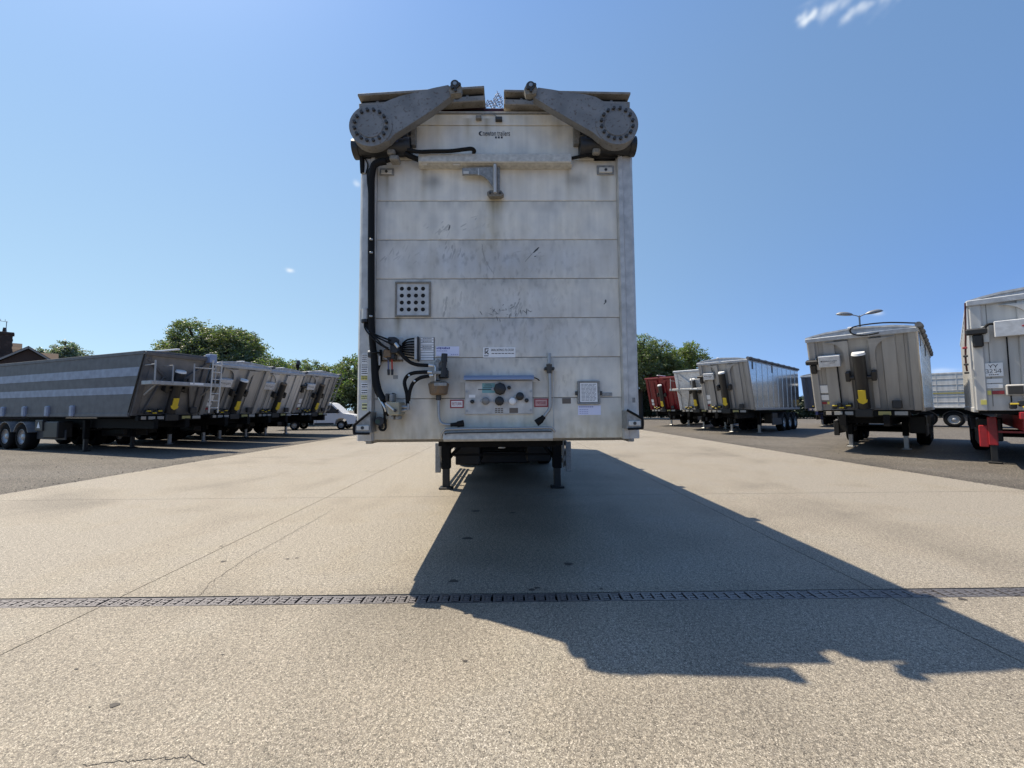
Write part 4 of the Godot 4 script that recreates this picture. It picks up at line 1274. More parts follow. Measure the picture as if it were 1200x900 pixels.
	# grey conduit with cables fanning out to the socket board
	put_cyl(T, "conduit", "alu", Vector3(-1.203, 2.382, 0.06), Vector3(-1.2, 2.277, 0.06), 0.030)
	put_cyl(T, "conduit_collar", "plastic_black", Vector3(-1.2, 2.283, 0.06), Vector3(-1.199, 2.258, 0.06), 0.038)
	var fan := [[Vector3(-1.202, 2.266, 0.06), Vector3(-1.193, 2.209, 0.07), Vector3(-1.141, 2.149, 0.10), Vector3(-1.056, 2.106, 0.13), Vector3(-0.989, 2.064, 0.15), Vector3(-0.922, 1.996, 0.15)], [Vector3(-1.194, 2.265, 0.06), Vector3(-1.179, 2.207, 0.08), Vector3(-1.104, 2.145, 0.12), Vector3(-1.008, 2.103, 0.14), Vector3(-0.945, 2.079, 0.15)], [Vector3(-1.205, 2.266, 0.06), Vector3(-1.197, 2.207, 0.08), Vector3(-1.149, 2.146, 0.12), Vector3(-1.056, 2.057, 0.15), Vector3(-0.956, 1.995, 0.16)], [Vector3(-1.19, 2.265, 0.06), Vector3(-1.163, 2.192, 0.08), Vector3(-1.089, 2.123, 0.12), Vector3(-0.986, 2.07, 0.16), Vector3(-0.927, 2.04, 0.16)], [Vector3(-1.186, 2.258, 0.06), Vector3(-1.133, 2.157, 0.1), Vector3(-1.053, 2.078, 0.16), Vector3(-1.005, 2.031, 0.17), Vector3(-0.961, 2.008, 0.17)]]
	for k in fan.size(): put_tube(T, "cable", "bright_steel" if k == 0 else "rubber", fan[k] if k else fan[k].slice(0, 4), 0.0075 if k else 0.005, 6)
	put_box(T, "valve_plate", "alu", Vector3(-0.9705, 2.0290, 0.0060), Vector3(0.1810, 0.2020, 0.0120), 0.003)
	put_box(T, "valve_plate_edge", "valve_brown", Vector3(-0.9700, 1.9180, 0.0090), Vector3(0.1920, 0.0140, 0.0180), 0.003)
	var vb := put_box(T, "valve_block", "plastic_black", Vector3(-0.9425, 2.0820, 0.0760), Vector3(0.0710, 0.0640, 0.1280), 0.01)
	for q in [[Vector3(-0.9890, 1.9740, 0.0610), Vector3(0.0680, 0.0720, 0.0980), "valve_brown"], [Vector3(-0.9205, 2.0140, 0.0710), Vector3(0.0750, 0.0900, 0.1180), "plastic_black"], [Vector3(-0.9770, 1.9580, 0.0560), Vector3(0.0380, 0.0760, 0.0880), "plastic_black"], [Vector3(-0.9420, 1.9580, 0.0560), Vector3(0.0400, 0.0760, 0.0880), "plastic_black"], [Vector3(-0.9270, 2.0685, 0.0560), Vector3(0.0340, 0.0990, 0.0880), "bolt_dark"], [Vector3(-0.9060, 1.9820, 0.0660), Vector3(0.0180, 0.0380, 0.1080), "valve_tan"]]:
		put_box(vb, "valve_body", q[2], q[0], q[1], 0.008)
	for k in 2:
		put_tube(T, "switch_cable", ["cable_blue", "cable_red"][k], [[Vector3(-0.989, 1.932, 0.07), Vector3(-0.99, 1.88, 0.06), Vector3(-0.992, 1.827, 0.05)], [Vector3(-0.957, 1.932, 0.07), Vector3(-0.958, 1.879, 0.06), Vector3(-0.959, 1.827, 0.05)]][k], 0.007, 6)
		put_cyl(T, "cable_plug", "plastic_black", [Vector3(-0.992, 1.835, 0.05), Vector3(-0.959, 1.835, 0.05)][k], [Vector3(-0.99, 1.785, 0.05), Vector3(-0.958, 1.785, 0.05)][k], 0.012, 0.010)
	for k in 8:
		var y0: float = [Vector3(-0.878, 2.07, 0.02), Vector3(-0.878, 2.058, 0.02), Vector3(-0.878, 2.046, 0.02), Vector3(-0.878, 2.031, 0.02), Vector3(-0.878, 2.015, 0.02), Vector3(-0.878, 2.0, 0.02), Vector3(-0.878, 1.984, 0.02), Vector3(-0.878, 1.969, 0.02)][k].y
		var e: Vector3 = [Vector3(-0.769, 2.116, 0.03), Vector3(-0.769, 2.089, 0.03), Vector3(-0.768, 2.064, 0.03), Vector3(-0.768, 2.039, 0.03), Vector3(-0.768, 2.012, 0.03), Vector3(-0.768, 1.987, 0.03), Vector3(-0.768, 1.962, 0.03), Vector3(-0.767, 1.936, 0.03)][k]
		var s0 := Vector3(Vector3(-0.878, 2.054, 0.02).x, y0, 0.02)
		put_tube(T, "harness_wire", "rubber", [s0, s0.lerp(e, 0.45) + Vector3(0, (e.y - y0) * 0.25, 0.02), e], 0.0075, 6)
	put_box(T, "terminal_strip", "alu", Vector3(-0.7525, 2.0260, 0.0250), Vector3(0.0250, 0.2080, 0.0500), 0.004)
	put_box(T, "terminal_strip_edge", "plastic_black", Vector3(-0.7325, 2.0220, 0.0250), Vector3(0.0130, 0.2240, 0.0500), 0.004)
	var lp := put_box(T, "legend_plate", "ink", Vector3(-0.6555, 2.0265, 0.0015), Vector3(0.1270, 0.2110, 0.0030), 0.0)
	for k in 9:
		var c0: Vector3 = Vector3(-0.658, 2.119, 0.004)
		var c1: Vector3 = Vector3(-0.657, 1.933, 0.004)
		var c := c0.lerp(c1, k / 8.0)
		put_box(lp, "legend_row", "label_white", c, Vector3(0.118, 0.019, 0.003), 0.0)
		st = new_st()
		for q in 5: box(st, c + Vector3(-0.034 + q * 0.017, 0, 0.0018), Vector3(0.012 + 0.003 * ((q * 3 + k) % 2), 0.006, 0.0012))
		if k in [0, 1, 3, 4]: put(lp, "legend_print", st, "ink")
	put_box(T, "strap_clip", "bolt_dark", Vector3(-1.1445, 1.9610, 0.0750), Vector3(0.0350, 0.0420, 0.0500), 0.004)
	put_box(T, "strap_clip_tag", "lamp_clear", Vector3(-1.1510, 1.9895, 0.0750), Vector3(0.0240, 0.0150, 0.0500), 0.003)
	put_tube(T, "strap", "rubber", [Vector3(-1.131, 1.974, 0.10), Vector3(-1.079, 1.979, 0.12), Vector3(-1.06, 1.982, 0.04)], 0.008, 6)
	put_tube(T, "hose", "rubber", [Vector3(-1.064, 2.012, 0.05), Vector3(-1.06, 1.935, 0.05), Vector3(-1.074, 1.874, 0.05), Vector3(-1.089, 1.812, 0.06)], 0.012)
	put_cyl(T, "gas_strut", "alu", Vector3(-1.068, 1.955, 0.07), Vector3(-1.067, 1.871, 0.07), 0.010)
	# hydraulic hoses to the crossover valve
	put_tube(T, "hydraulic_hose", "rubber", [Vector3(-0.88, 1.99, 0.14), Vector3(-0.845, 1.946, 0.13), Vector3(-0.788, 1.894, 0.12), Vector3(-0.722, 1.869, 0.11), Vector3(-0.627, 1.864, 0.10)], 0.0165)
	put_tube(T, "hydraulic_hose", "rubber", [Vector3(-0.804, 1.491, 0.10), Vector3(-0.813, 1.61, 0.10), Vector3(-0.838, 1.709, 0.09), Vector3(-0.816, 1.769, 0.09), Vector3(-0.754, 1.798, 0.10), Vector3(-0.634, 1.805, 0.10)], 0.0165)
	put_tube(T, "hydraulic_hose", "rubber", [Vector3(-0.796, 1.55, 0.12), Vector3(-0.785, 1.632, 0.12), Vector3(-0.756, 1.706, 0.12), Vector3(-0.699, 1.752, 0.11), Vector3(-0.619, 1.771, 0.10)], 0.0165)
	put_cyl(T, "hose_ferrule", "bright_steel", Vector3(-0.878, 2.018, 0.15), Vector3(-0.908, 2.052, 0.15), 0.015)
	for q in [[Vector3(-0.635, 1.865, 0.1), Vector3(-0.582, 1.861, 0.1)], [Vector3(-0.645, 1.806, 0.1), Vector3(-0.593, 1.803, 0.1)], [Vector3(-0.627, 1.772, 0.1), Vector3(-0.582, 1.774, 0.1)]]: put_cyl(T, "hose_ferrule", "bright_steel", q[0], q[1], 0.0125)
	for q in [Vector3(-0.794, 1.776, 0.1), Vector3(-0.739, 1.724, 0.13)]: put_box(T, "hose_tie", "bright_steel", q + Vector3(0, 0, 0.012), Vector3(0.018, 0.018, 0.02), 0.004)
	st = new_st()
	box(st, Vector3(-0.5590, 1.8150, 0.0350), Vector3(0.0420, 0.1680, 0.0700), Basis.IDENTITY, 0.006)
	box(st, Vector3(-0.5315, 1.7995, 0.0650), Vector3(0.1270, 0.0310, 0.0900), Basis.IDENTITY, 0.006)
	box(st, Vector3(-0.5495, 1.9040, 0.0300), Vector3(0.0410, 0.0380, 0.0600), Basis(Vector3(0, 0, 1), -0.7), 0.006)
	var cv2 := put(T, "crossover_valve", st, "alu_dull")
	put_tube(cv2, "link_pipe", "bright_steel", [Vector3(-0.582, 1.861, 0.1), Vector3(-0.567, 1.85, 0.1), Vector3(-0.567, 1.804, 0.1), Vector3(-0.568, 1.715, 0.09)], 0.008, 6)
	st = new_st()
	cyl(st, Vector3(-0.485, 1.967, 0.10), Vector3(-0.487, 1.895, 0.10), 0.027, -1.0, 14)
	cyl(st, Vector3(-0.486, 1.895, 0.10), Vector3(-0.49, 1.842, 0.10), 0.022, -1.0, 14)
	cyl(st, Vector3(-0.49, 1.843, 0.09), Vector3(-0.497, 1.759, 0.09), 0.030, -1.0, 14)
	box(st, Vector3(-0.4985, 1.7910, 0.0500), Vector3(0.0830, 0.0760, 0.0600), Basis.IDENTITY, 0.01)
	put(cv2, "solenoid", st, "plastic_black")
	# filter head and its return pipe
	st = new_st()
	cyl(st, Vector3(-0.538, 1.613, 0.085), Vector3(-0.539, 1.7, 0.085), 0.078, 0.092, 20)
	cyl(st, Vector3(-0.538, 1.602, 0.085), Vector3(-0.538, 1.613, 0.085), 0.060, 0.078, 20)
	cyl(st, Vector3(-0.539, 1.7, 0.085), Vector3(-0.539, 1.719, 0.085), 0.092, 0.068, 20)
	var fil := put(T, "oil_filter", st, "valve_brown")
	put_box(fil, "filter_plate", "alu_dull", Vector3(-0.5090, 1.6910, 0.1690), Vector3(0.1100, 0.0280, 0.0180), 0.004)
	put_cyl(fil, "filter_neck", "bolt_dark", Vector3(-0.54, 1.556, 0.085), Vector3(-0.538, 1.609, 0.085), 0.024)
	put_tube(T, "return_pipe", "steel", [Vector3(-0.54, 1.579, 0.085), Vector3(-0.539, 1.474, 0.085), Vector3(-0.536, 1.406, 0.085), Vector3(-0.519, 1.361, 0.085), Vector3(-0.481, 1.342, 0.085), Vector3(-0.425, 1.34, 0.085)], 0.0145)
	st = new_st()
	cyl(st, Vector3(-0.433, 1.338, 0.085), Vector3(-0.365, 1.344, 0.085), 0.016, 0.020, 12)
	cyl(st, Vector3(-0.373, 1.343, 0.085), Vector3(-0.317, 1.352, 0.085), 0.026, 0.030, 12)
	put(T, "coupling_cap", st, "rubber")
	# pressure pipe on the right
	put_cyl(T, "pressure_pipe_top", "steel", Vector3(0.442, 1.968, 0.08), Vector3(0.442, 1.876, 0.08), 0.019)
	st = new_st()
	cyl(st, Vector3(0.443, 1.869, 0.08), Vector3(0.442, 1.788, 0.08), 0.026, 0.022, 8)
	box(st, Vector3(0.4470, 1.8335, 0.0350), Vector3(0.0920, 0.0270, 0.0700), Basis.IDENTITY, 0.006)
	put(T, "bulkhead_fitting", st, "bolt_dark")
	put_tube(T, "pressure_pipe", "steel", [Vector3(0.445, 1.792, 0.08), Vector3(0.447, 1.655, 0.08), Vector3(0.446, 1.526, 0.08), Vector3(0.441, 1.474, 0.08), Vector3(0.41, 1.429, 0.08), Vector3(0.383, 1.395, 0.08)], 0.0145)
	st = new_st()
	cyl(st, Vector3(0.391, 1.406, 0.08), Vector3(0.364, 1.376, 0.08), 0.021, 0.025, 12)
	cyl(st, Vector3(0.368, 1.38, 0.08), Vector3(0.322, 1.347, 0.08), 0.029, 0.032, 12)
	put(T, "coupling_cap", st, "rubber")
	for q in [[Vector3(-0.3875, 1.5240, 0.0015), Vector3(0.1230, 0.0760, 0.0030), "RETURN"], [Vector3(0.3745, 1.5285, 0.0015), Vector3(0.1270, 0.0770, 0.0030), "PRESSURE"]]:
		var fr := put_box(T, "pipe_sign", "sign_red", q[0], q[1], 0.0)
		put_box(fr, "sign_face", "label_white" if q[2] == "RETURN" else "sign_pink", q[0] + Vector3(0, 0, 0.0022), Vector3(q[1].x - 0.022, q[1].y - 0.022, 0.002), 0.0)
		words(fr, q[2], "sign_red", q[0] + Vector3(0, 0, 0.0042), q[1].x * 0.66, q[1].y * 0.36)
	# tan valve with solenoids at lower left
	st = new_st()
	box(st, Vector3(-0.8950, 1.4860, 0.1200), Vector3(0.0900, 0.1120, 0.2000), Basis.IDENTITY, 0.006)
	var lv := put(T, "hydraulic_valve", st, "valve_tan")
	put_cyl(lv, "spool_lever", "bright_steel", Vector3(-0.959, 1.528, 0.23), Vector3(-0.885, 1.469, 0.235), 0.008)
	put_cyl(lv, "lever_boss", "bolt_dark", Vector3(-0.884, 1.469, 0.215), Vector3(-0.877, 1.469, 0.24), 0.014)
	for q in [[Vector3(-0.9765, 1.5820, 0.1000), Vector3(0.0290, 0.0700, 0.1000), "bolt_dark"], [Vector3(-0.9345, 1.5785, 0.1050), Vector3(0.0330, 0.0690, 0.1100), "alu_dull"], [Vector3(-0.9390, 1.5985, 0.0650), Vector3(0.0300, 0.0490, 0.0700), "plastic_black"], [Vector3(-0.9255, 1.4075, 0.1100), Vector3(0.0330, 0.0370, 0.1000), "alu_dull"], [Vector3(-0.8795, 1.4070, 0.1150), Vector3(0.0330, 0.0360, 0.1100), "alu_dull"]]:
		put_box(lv, "solenoid_coil", q[2], q[0], q[1], 0.008)
	for q in [[Vector3(-0.873, 1.499, 0.12), Vector3(-0.792, 1.498, 0.12)], [Vector3(-0.873, 1.462, 0.12), Vector3(-0.806, 1.476, 0.12)]]: put_cyl(lv, "valve_fitting", "steel", q[0], q[1], 0.017, 0.014, 8)
	put_cyl(lv, "valve_fitting", "steel", Vector3(-0.799, 1.476, 0.12), Vector3(-0.796, 1.528, 0.12), 0.015, -1.0, 8)
	put_tube(lv, "silver_pipe", "bright_steel", [Vector3(-1.052, 1.582, 0.12), Vector3(-1.023, 1.544, 0.14), Vector3(-0.991, 1.499, 0.16), Vector3(-0.982, 1.463, 0.15)], 0.010, 6)
	put_tube(T, "cable", "rubber", [Vector3(-1.036, 1.552, 0.1), Vector3(-1.012, 1.477, 0.10), Vector3(-1.01, 1.388, 0.08), Vector3(-1.002, 1.328, 0.08), Vector3(-1.013, 1.299, 0.09), Vector3(-1.04, 1.303, 0.1), Vector3(-1.051, 1.329, 0.1)], 0.010, 6)
	put_tube(T, "cable", "rubber", [Vector3(-0.975, 1.425, 0.1), Vector3(-0.991, 1.455, 0.12), Vector3(-1.011, 1.537, 0.13), Vector3(-1.044, 1.612, 0.10)], 0.010, 6)
	st = new_st()
	cyl(st, Vector3(-1.083, 1.375, 0.0), Vector3(-1.046, 1.378, 0.12), 0.038, -1.0, 16)
	box(st, Vector3(-1.0465, 1.3770, 0.0500), Vector3(0.0630, 0.0520, 0.1000), Basis.IDENTITY, 0.01)
	box(st, Vector3(-1.0510, 1.3285, 0.0550), Vector3(0.0300, 0.0450, 0.0700), Basis.IDENTITY, 0.01)
	var so := put(T, "cable_socket", st, "plastic_black")
	put_cyl(so, "socket_face", "dark_green", Vector3(-1.06, 1.374, 0.121), Vector3(-1.058, 1.374, 0.126), 0.02)

	# connector panel with its little hood
	var cp := put_box(T, "connector_panel", "alu", Vector3(-0.0085, 1.5800, 0.0100), Vector3(0.6110, 0.3020, 0.0200), 0.004)
	st = new_st()
	prism(st, [Vector2(0.0, 1.780), Vector2(0.055, 1.772), Vector2(0.085, 1.752), Vector2(0.088, 1.735), Vector2(0.05, 1.752), Vector2(0.0, 1.762)], -0.318, 0.306, SIDE)
	put(T, "panel_hood", st, "hood_blue")
	put_tube(T, "hood_seal", "rubber", [Vector3(0.295, 1.756, 0.05), Vector3(0.335, 1.747, 0.03), Vector3(0.359, 1.729, 0.01)], 0.005, 5)
	for q in [Vector3(-0.295, 1.63, 0.0), Vector3(-0.295, 1.46, 0.0), Vector3(0.28, 1.633, 0.0), Vector3(0.278, 1.463, 0.0)]:
		put_cyl(cp, "panel_bolt", "steel", q + Vector3(0, 0, 0.02), q + Vector3(0, 0, 0.03), 0.012, -1.0, 6)
	put_box(cp, "teal_label", "label_teal", Vector3(-0.1005, 1.6640, 0.0210), Vector3(0.1150, 0.0880, 0.0020), 0.0)
	st = new_st()
	for k in 3: box(st, Vector3(-0.104, 1.647, 0.024) + Vector3(0, 0.02 + k * 0.016, 0), Vector3(0.09 - 0.02 * k, 0.004, 0.003))
	box(st, Vector3(-0.12, 1.651, 0.024), Vector3(0.15, 0.006, 0.003))
	put(cp, "label_print", st, "ink")
	var caps := [[Vector3(0.003, 1.655, 0.02), 0.056, 0.06, 8, "plastic_black"], [Vector3(-0.127, 1.547, 0.02), 0.034, 0.04, 16, "arm_grey"], [Vector3(-0.003, 1.546, 0.02), 0.042, 0.05, 10, "plastic_black"], [Vector3(0.114, 1.545, 0.02), 0.032, 0.03, 16, "label_white"], [Vector3(0.181, 1.587, 0.02), 0.036, 0.05, 16, "plastic_black"], [Vector3(-0.246, 1.543, 0.02), 0.018, 0.04, 12, "plastic_black"], [Vector3(0.084, 1.666, 0.02), 0.017, 0.03, 12, "plastic_black"], [Vector3(0.241, 1.55, 0.02), 0.019, 0.03, 12, "plastic_black"]]
	for q in caps:
		var c: Vector3 = q[0]
		st = new_st()
		lathe(st, [[0.001, q[2]], [q[1] * 0.82, q[2]], [q[1], q[2] * 0.8], [q[1], 0.0]].map(func(e): return [e[0], e[1]]), c, Vector3(0, 0, 1), q[3])
		var so2 := put(cp, "socket", st, q[4])
		if q[1] > 0.03:
			st = new_st()
			for k in 2:
				cyl(st, c + Vector3((k * 2 - 1) * q[1] * 1.25, 0, 0), c + Vector3((k * 2 - 1) * q[1] * 1.25, 0, 0.012), 0.010, -1.0, 8)
			box(st, c + Vector3(0, 0, 0.004), Vector3(q[1] * 2.5, 0.03, 0.008))
			put(so2, "socket_flange", st, "steel")
	put_box(cp, "panel_tag", "label_white", Vector3(-0.2485, 1.5920, 0.0210), Vector3(0.0570, 0.0260, 0.0020), 0.0)
	put_box(cp, "panel_tag", "label_brown", Vector3(0.1245, 1.4610, 0.0210), Vector3(0.0770, 0.0460, 0.0020), 0.0)
	st = new_st()
	for k in 9: box(st, Vector3(-0.007, 1.462, 0.021) + Vector3((k % 3 - 1) * 0.026, (k / 3 - 1) * 0.016, 0), Vector3(0.020, 0.010, 0.002))
	put(cp, "etched_plate", st, "label_brown")
	put_box(T, "etched_plate", "label_brown", Vector3(0.6050, 1.5440, 0.0015), Vector3(0.0780, 0.0500, 0.0030), 0.0)
	st = new_st()
	for k in 5: box(st, Vector3(-0.942, 1.77, 0.001) + Vector3((k - 2) * 0.009, 0, 0), Vector3(0.006, 0.034, 0.002))
	put(T, "faded_label", st, "alu_dull")

	# labels on the wall
	var wf := put_box(T, "floor_maker_label", "label_white", Vector3(-0.0020, 1.9895, 0.0015), Vector3(0.2940, 0.0930, 0.0030), 0.0)
	words(wf, "WALKING FLOOR", "ink", Vector3(0.0260, 2.0120, 0.004), 0.2060, 0.0220, Basis(Vector3(1, 0, 0), Vector3(0.22, 1, 0), Vector3(0, 0, 1)))
	st = new_st()
	for k in 7: box(st, Vector3(0.028, 1.98, 0.0035) + Vector3(-0.088 + k * 0.03, 0, 0), Vector3(0.024, 0.006, 0.002))
	put(wf, "small_print", st, "ink")
	st = new_st()
	box(st, Vector3(-0.1310, 1.9995, 0.0032), Vector3(0.0080, 0.0510, 0.0025))
	box(st, Vector3(-0.1175, 2.0230, 0.0032), Vector3(0.0350, 0.0080, 0.0025))
	box(st, Vector3(-0.113, 1.998, 0.0035), Vector3(0.030, 0.009, 0.002), Basis(Vector3(0, 0, 1), 0.8))
	box(st, Vector3(-0.109, 1.982, 0.0035), Vector3(0.026, 0.009, 0.002), Basis(Vector3(0, 0, 1), -0.7))
	for k in 4: box(st, Vector3(-0.121, 1.959, 0.0035) + Vector3(-0.015 + k * 0.010, 0, 0), Vector3(0.007, 0.009, 0.002))
	put(wf, "emblem", st, "ink")
	var ll := put_box(T, "service_label", "label_lilac", Vector3(-0.4715, 2.0040, 0.0015), Vector3(0.2110, 0.0860, 0.0030), 0.0)
	st = new_st()
	for k in 8: box(st, Vector3(-0.511, 2.03, 0.0035) + Vector3(-0.055 + k * 0.0155, 0.002 * (k % 2), 0), Vector3(0.011, 0.012 + 0.004 * (k % 3), 0.002))
	for k in 6: box(st, Vector3(-0.515, 2.006, 0.0035) + Vector3(-0.05 + k * 0.016, 0, 0), Vector3(0.012, 0.004, 0.002))
	for k in 4: box(st, Vector3(-0.406, 1.974, 0.0035) + Vector3(-0.03 + k * 0.018, 0, 0), Vector3(0.013, 0.004, 0.002))
	put(ll, "print", st, "ink_blue")
	var dl := put_box(T, "service_label", "label_lilac", Vector3(0.8105, 1.4575, 0.0015), Vector3(0.2070, 0.0850, 0.0030), 0.0)
	st = new_st()
	for k in 7: box(st, Vector3(0.759, 1.488, 0.0035) + Vector3(-0.035 + k * 0.019, 0, 0), Vector3(0.015, 0.007, 0.002))
	for k in 3:
		for j in 4: box(st, Vector3(0.728, 1.465, 0.0035) + Vector3(j * 0.021, -k * 0.017, 0), Vector3(0.016, 0.003, 0.002))
	put(dl, "print", st, "ink_blue")
	st = new_st()
	var dc := Vector3(0.805, 1.617, 0.012)
	for k in [-1, 1]:
		box(st, dc + Vector3(0.094 * k, 0, 0), Vector3(0.016, 0.210, 0.024), Basis.IDENTITY, 0.004)
		box(st, dc + Vector3(0, 0.100 * k, 0), Vector3(0.172, 0.014, 0.022), Basis.IDENTITY, 0.004)
	var dh := put(T, "document_holder", st, "alu_dull")
	put_box(dh, "holder_back", "alu_dull", dc + Vector3(0, 0, -0.006), Vector3(0.172, 0.186, 0.006), 0.0)
	sticker(dh, dc + Vector3(0, 0.002, 0.002), Vector3(0.158, 0.174, 0.004), "label_white", 13, "document", "ink_grey")
	for k in [-1, 1]: put_box(dh, "holder_catch", "bolt_dark", dc + Vector3(0.11 * k, -0.005, 0), Vector3(0.024, 0.036, 0.03), 0.005)
	put_box(dh, "catch_strap", "alu_dull", Vector3(0.9715, 1.5995, 0.0040), Vector3(0.0970, 0.0330, 0.0080), 0.003)
	put_box(T, "weld_seam", "alu", Vector3(0.4855, 1.6160, 0.0020), Vector3(0.0090, 0.6540, 0.0040), 0.0)
	put_box(T, "post_patch", "arm_grey", Vector3(1.2085, 1.5460, 0.0280), Vector3(0.0270, 0.0440, 0.0040), 0.0)
	# column of stickers on the left post
	for q in [[Vector3(-1.2110, 1.9395, 0.0350), Vector3(0.0500, 0.0810, 0.0020), "label_white", 4], [Vector3(-1.2095, 1.8400, 0.0350), Vector3(0.0610, 0.1060, 0.0020), "label_white", 5], [Vector3(-1.2060, 1.7625, 0.0350), Vector3(0.0680, 0.0370, 0.0020), "label_yellow", 2], [Vector3(-1.2045, 1.6920, 0.0350), Vector3(0.0670, 0.0460, 0.0020), "label_white", 2], [Vector3(-1.2040, 1.6395, 0.0350), Vector3(0.0700, 0.0470, 0.0020), "label_white", 2], [Vector3(-1.2045, 1.5890, 0.0350), Vector3(0.0690, 0.0380, 0.0020), "label_pale_yellow", 2], [Vector3(-1.2025, 1.5055, 0.0350), Vector3(0.0530, 0.0650, 0.0020), "label_pale_yellow", 2]]:
		sticker(T, q[0], q[1], q[2], q[3])

	# rounded step under the panel
	st = new_st()
	prism(st, [Vector2(0.0, 1.305), Vector2(0.09, 1.298), Vector2(0.12, 1.275), Vector2(0.13, 1.215), Vector2(0.10, 1.195), Vector2(-0.1, 1.195), Vector2(-0.1, 1.305)], -0.49, 0.462, SIDE)
	put(T, "front_step", st, "alu_warm")
	put_tube(T, "step_rail", "steel", [Vector3(-0.512, 1.221, 0.10), Vector3(-0.503, 1.262, 0.11), Vector3(-0.476, 1.296, 0.12), Vector3(-0.428, 1.303, 0.12), Vector3(0.032, 1.306, 0.12), Vector3(0.405, 1.308, 0.12), Vector3(0.453, 1.303, 0.12), Vector3(0.484, 1.272, 0.11)], 0.011, 8)
	put_tube(T, "step_rail", "bolt_dark", [Vector3(-0.462, 1.259, 0.135), Vector3(-0.433, 1.27, 0.138), Vector3(0.032, 1.275, 0.138), Vector3(0.402, 1.278, 0.138), Vector3(0.447, 1.274, 0.135)], 0.006, 6)

	# chassis, landing legs, guards and axles
	st = new_st()
	for s in [-1, 1]:
		box(st, Vector3(0.56 * s, 1.155, -1.8), Vector3(0.12, 0.09, 2.8))
		box(st, Vector3(0.56 * s, 1.02, -7.4), Vector3(0.12, 0.34, 8.4))
	for k in 9: box(st, Vector3(0, 1.215 if k < 1 else 1.13, -0.6 - k * 1.35), Vector3(1.1 if k == 0 else 2.3, 0.08, 0.08))
	box(st, Vector3(0, 1.12, -1.5), Vector3(1.1, 0.05, 2.2))
	put(T, "chassis_frame", st, "chassis_black")
	put_cyl(T, "king_pin", "steel", Vector3(0, 1.0, -1.3), Vector3(0, 1.1, -1.3), 0.045)
	for s in [-1, 1]:
		var x := -1.075 if s < 0 else 1.000
		var leg := put_box(T, "landing_leg", "chassis_black", Vector3(x, 0.79, -3.97), Vector3(0.17, 0.84, 0.15), 0.012)
		put_box(leg, "inner_tube", "black_steel", Vector3(x, 0.25, -3.97), Vector3(0.125, 0.5, 0.11), 0.01)
		put_box(leg, "foot", "black_steel", Vector3(x, 0.022, -3.97), Vector3(0.25, 0.035, 0.22), 0.012)
		put_tube(leg, "brace", "chassis_black", [Vector3(x - 0.06 * s, 0.55, -3.97), Vector3(x - 0.42 * s, 1.0, -3.97)], 0.028, 6)
		put_box(leg, "outer_bracket", "alu_dirty", Vector3(x + 0.10 * s, 0.82, -3.95), Vector3(0.05, 0.44, 0.14), 0.01)
		# side guard: rails with upright ends
		var gx := -1.235 if s < 0 else 1.225
		var gd := put_box(T, "side_guard", "alu_dull", Vector3(gx, 0.57, -4.02), Vector3(0.105, 0.56, 0.045), 0.008)
		for k in 3: put_box(gd, "guard_rail", "alu_dull", Vector3(gx + 0.02 * s, 0.38 + k * 0.2, -5.35), Vector3(0.03, 0.10, 2.6), 0.006)
		for k in 3: put_box(gd, "guard_post", "alu_dull", Vector3(gx - 0.02 * s, 0.68, -4.5 - k * 0.95), Vector3(0.04, 0.75, 0.06), 0.004)
		put_box(T, "tool_box", "black_steel", Vector3(0.74 * s, 0.72, -5.2 - (0.4 if s > 0 else 0.0)), Vector3(0.50, 0.76, 1.1), 0.02)
		put_tube(T, "leg_strut", "chassis_black", [Vector3(x - 0.1 * s, 0.62, -4.0), Vector3(0.5 * s, 1.1, -4.1)], 0.035, 6)
		put_box(T, "mud_flap", "rubber", Vector3(1.05 * s, 0.55, -10.65), Vector3(0.45, 0.75, 0.02), 0.0)
		for k in 3:
			var w := make_wheel(T, Vector3(1.06 * s, 0.52, -7.35 - 1.31 * k), Vector3(s, 0, 0), 0.52, 0.36)
			w.name = "wheel" if (k == 0 and s < 0) else "wheel_%03d" % (k + (3 if s > 0 else 0))
		put_box(T, "mudguard", "plastic_black", Vector3(1.06 * s, 1.10, -8.66), Vector3(0.40, 0.04, 3.9), 0.01)
	for k in 3: put_cyl(T, "axle", "chassis_black", Vector3(-0.95, 0.52, -7.35 - 1.31 * k), Vector3(0.95, 0.52, -7.35 - 1.31 * k), 0.075)
	put_cyl(T, "air_tank", "black_steel", Vector3(-0.45, 0.82, -6.2), Vector3(0.45, 0.82, -6.2), 0.15)
	put_box(T, "leg_cross_tube", "chassis_black", Vector3(-0.04, 0.62, -3.99), Vector3(2.0, 0.04, 0.04), 0.004)
	put_box(T, "spare_wheel_carrier", "black_steel", Vector3(-0.02, 0.32, -6.7), Vector3(1.3, 0.30, 1.2), 0.03)
	put_box(T, "rear_bumper", "chassis_black", Vector3(0, 0.62, -11.6), Vector3(2.3, 0.16, 0.12), 0.01)

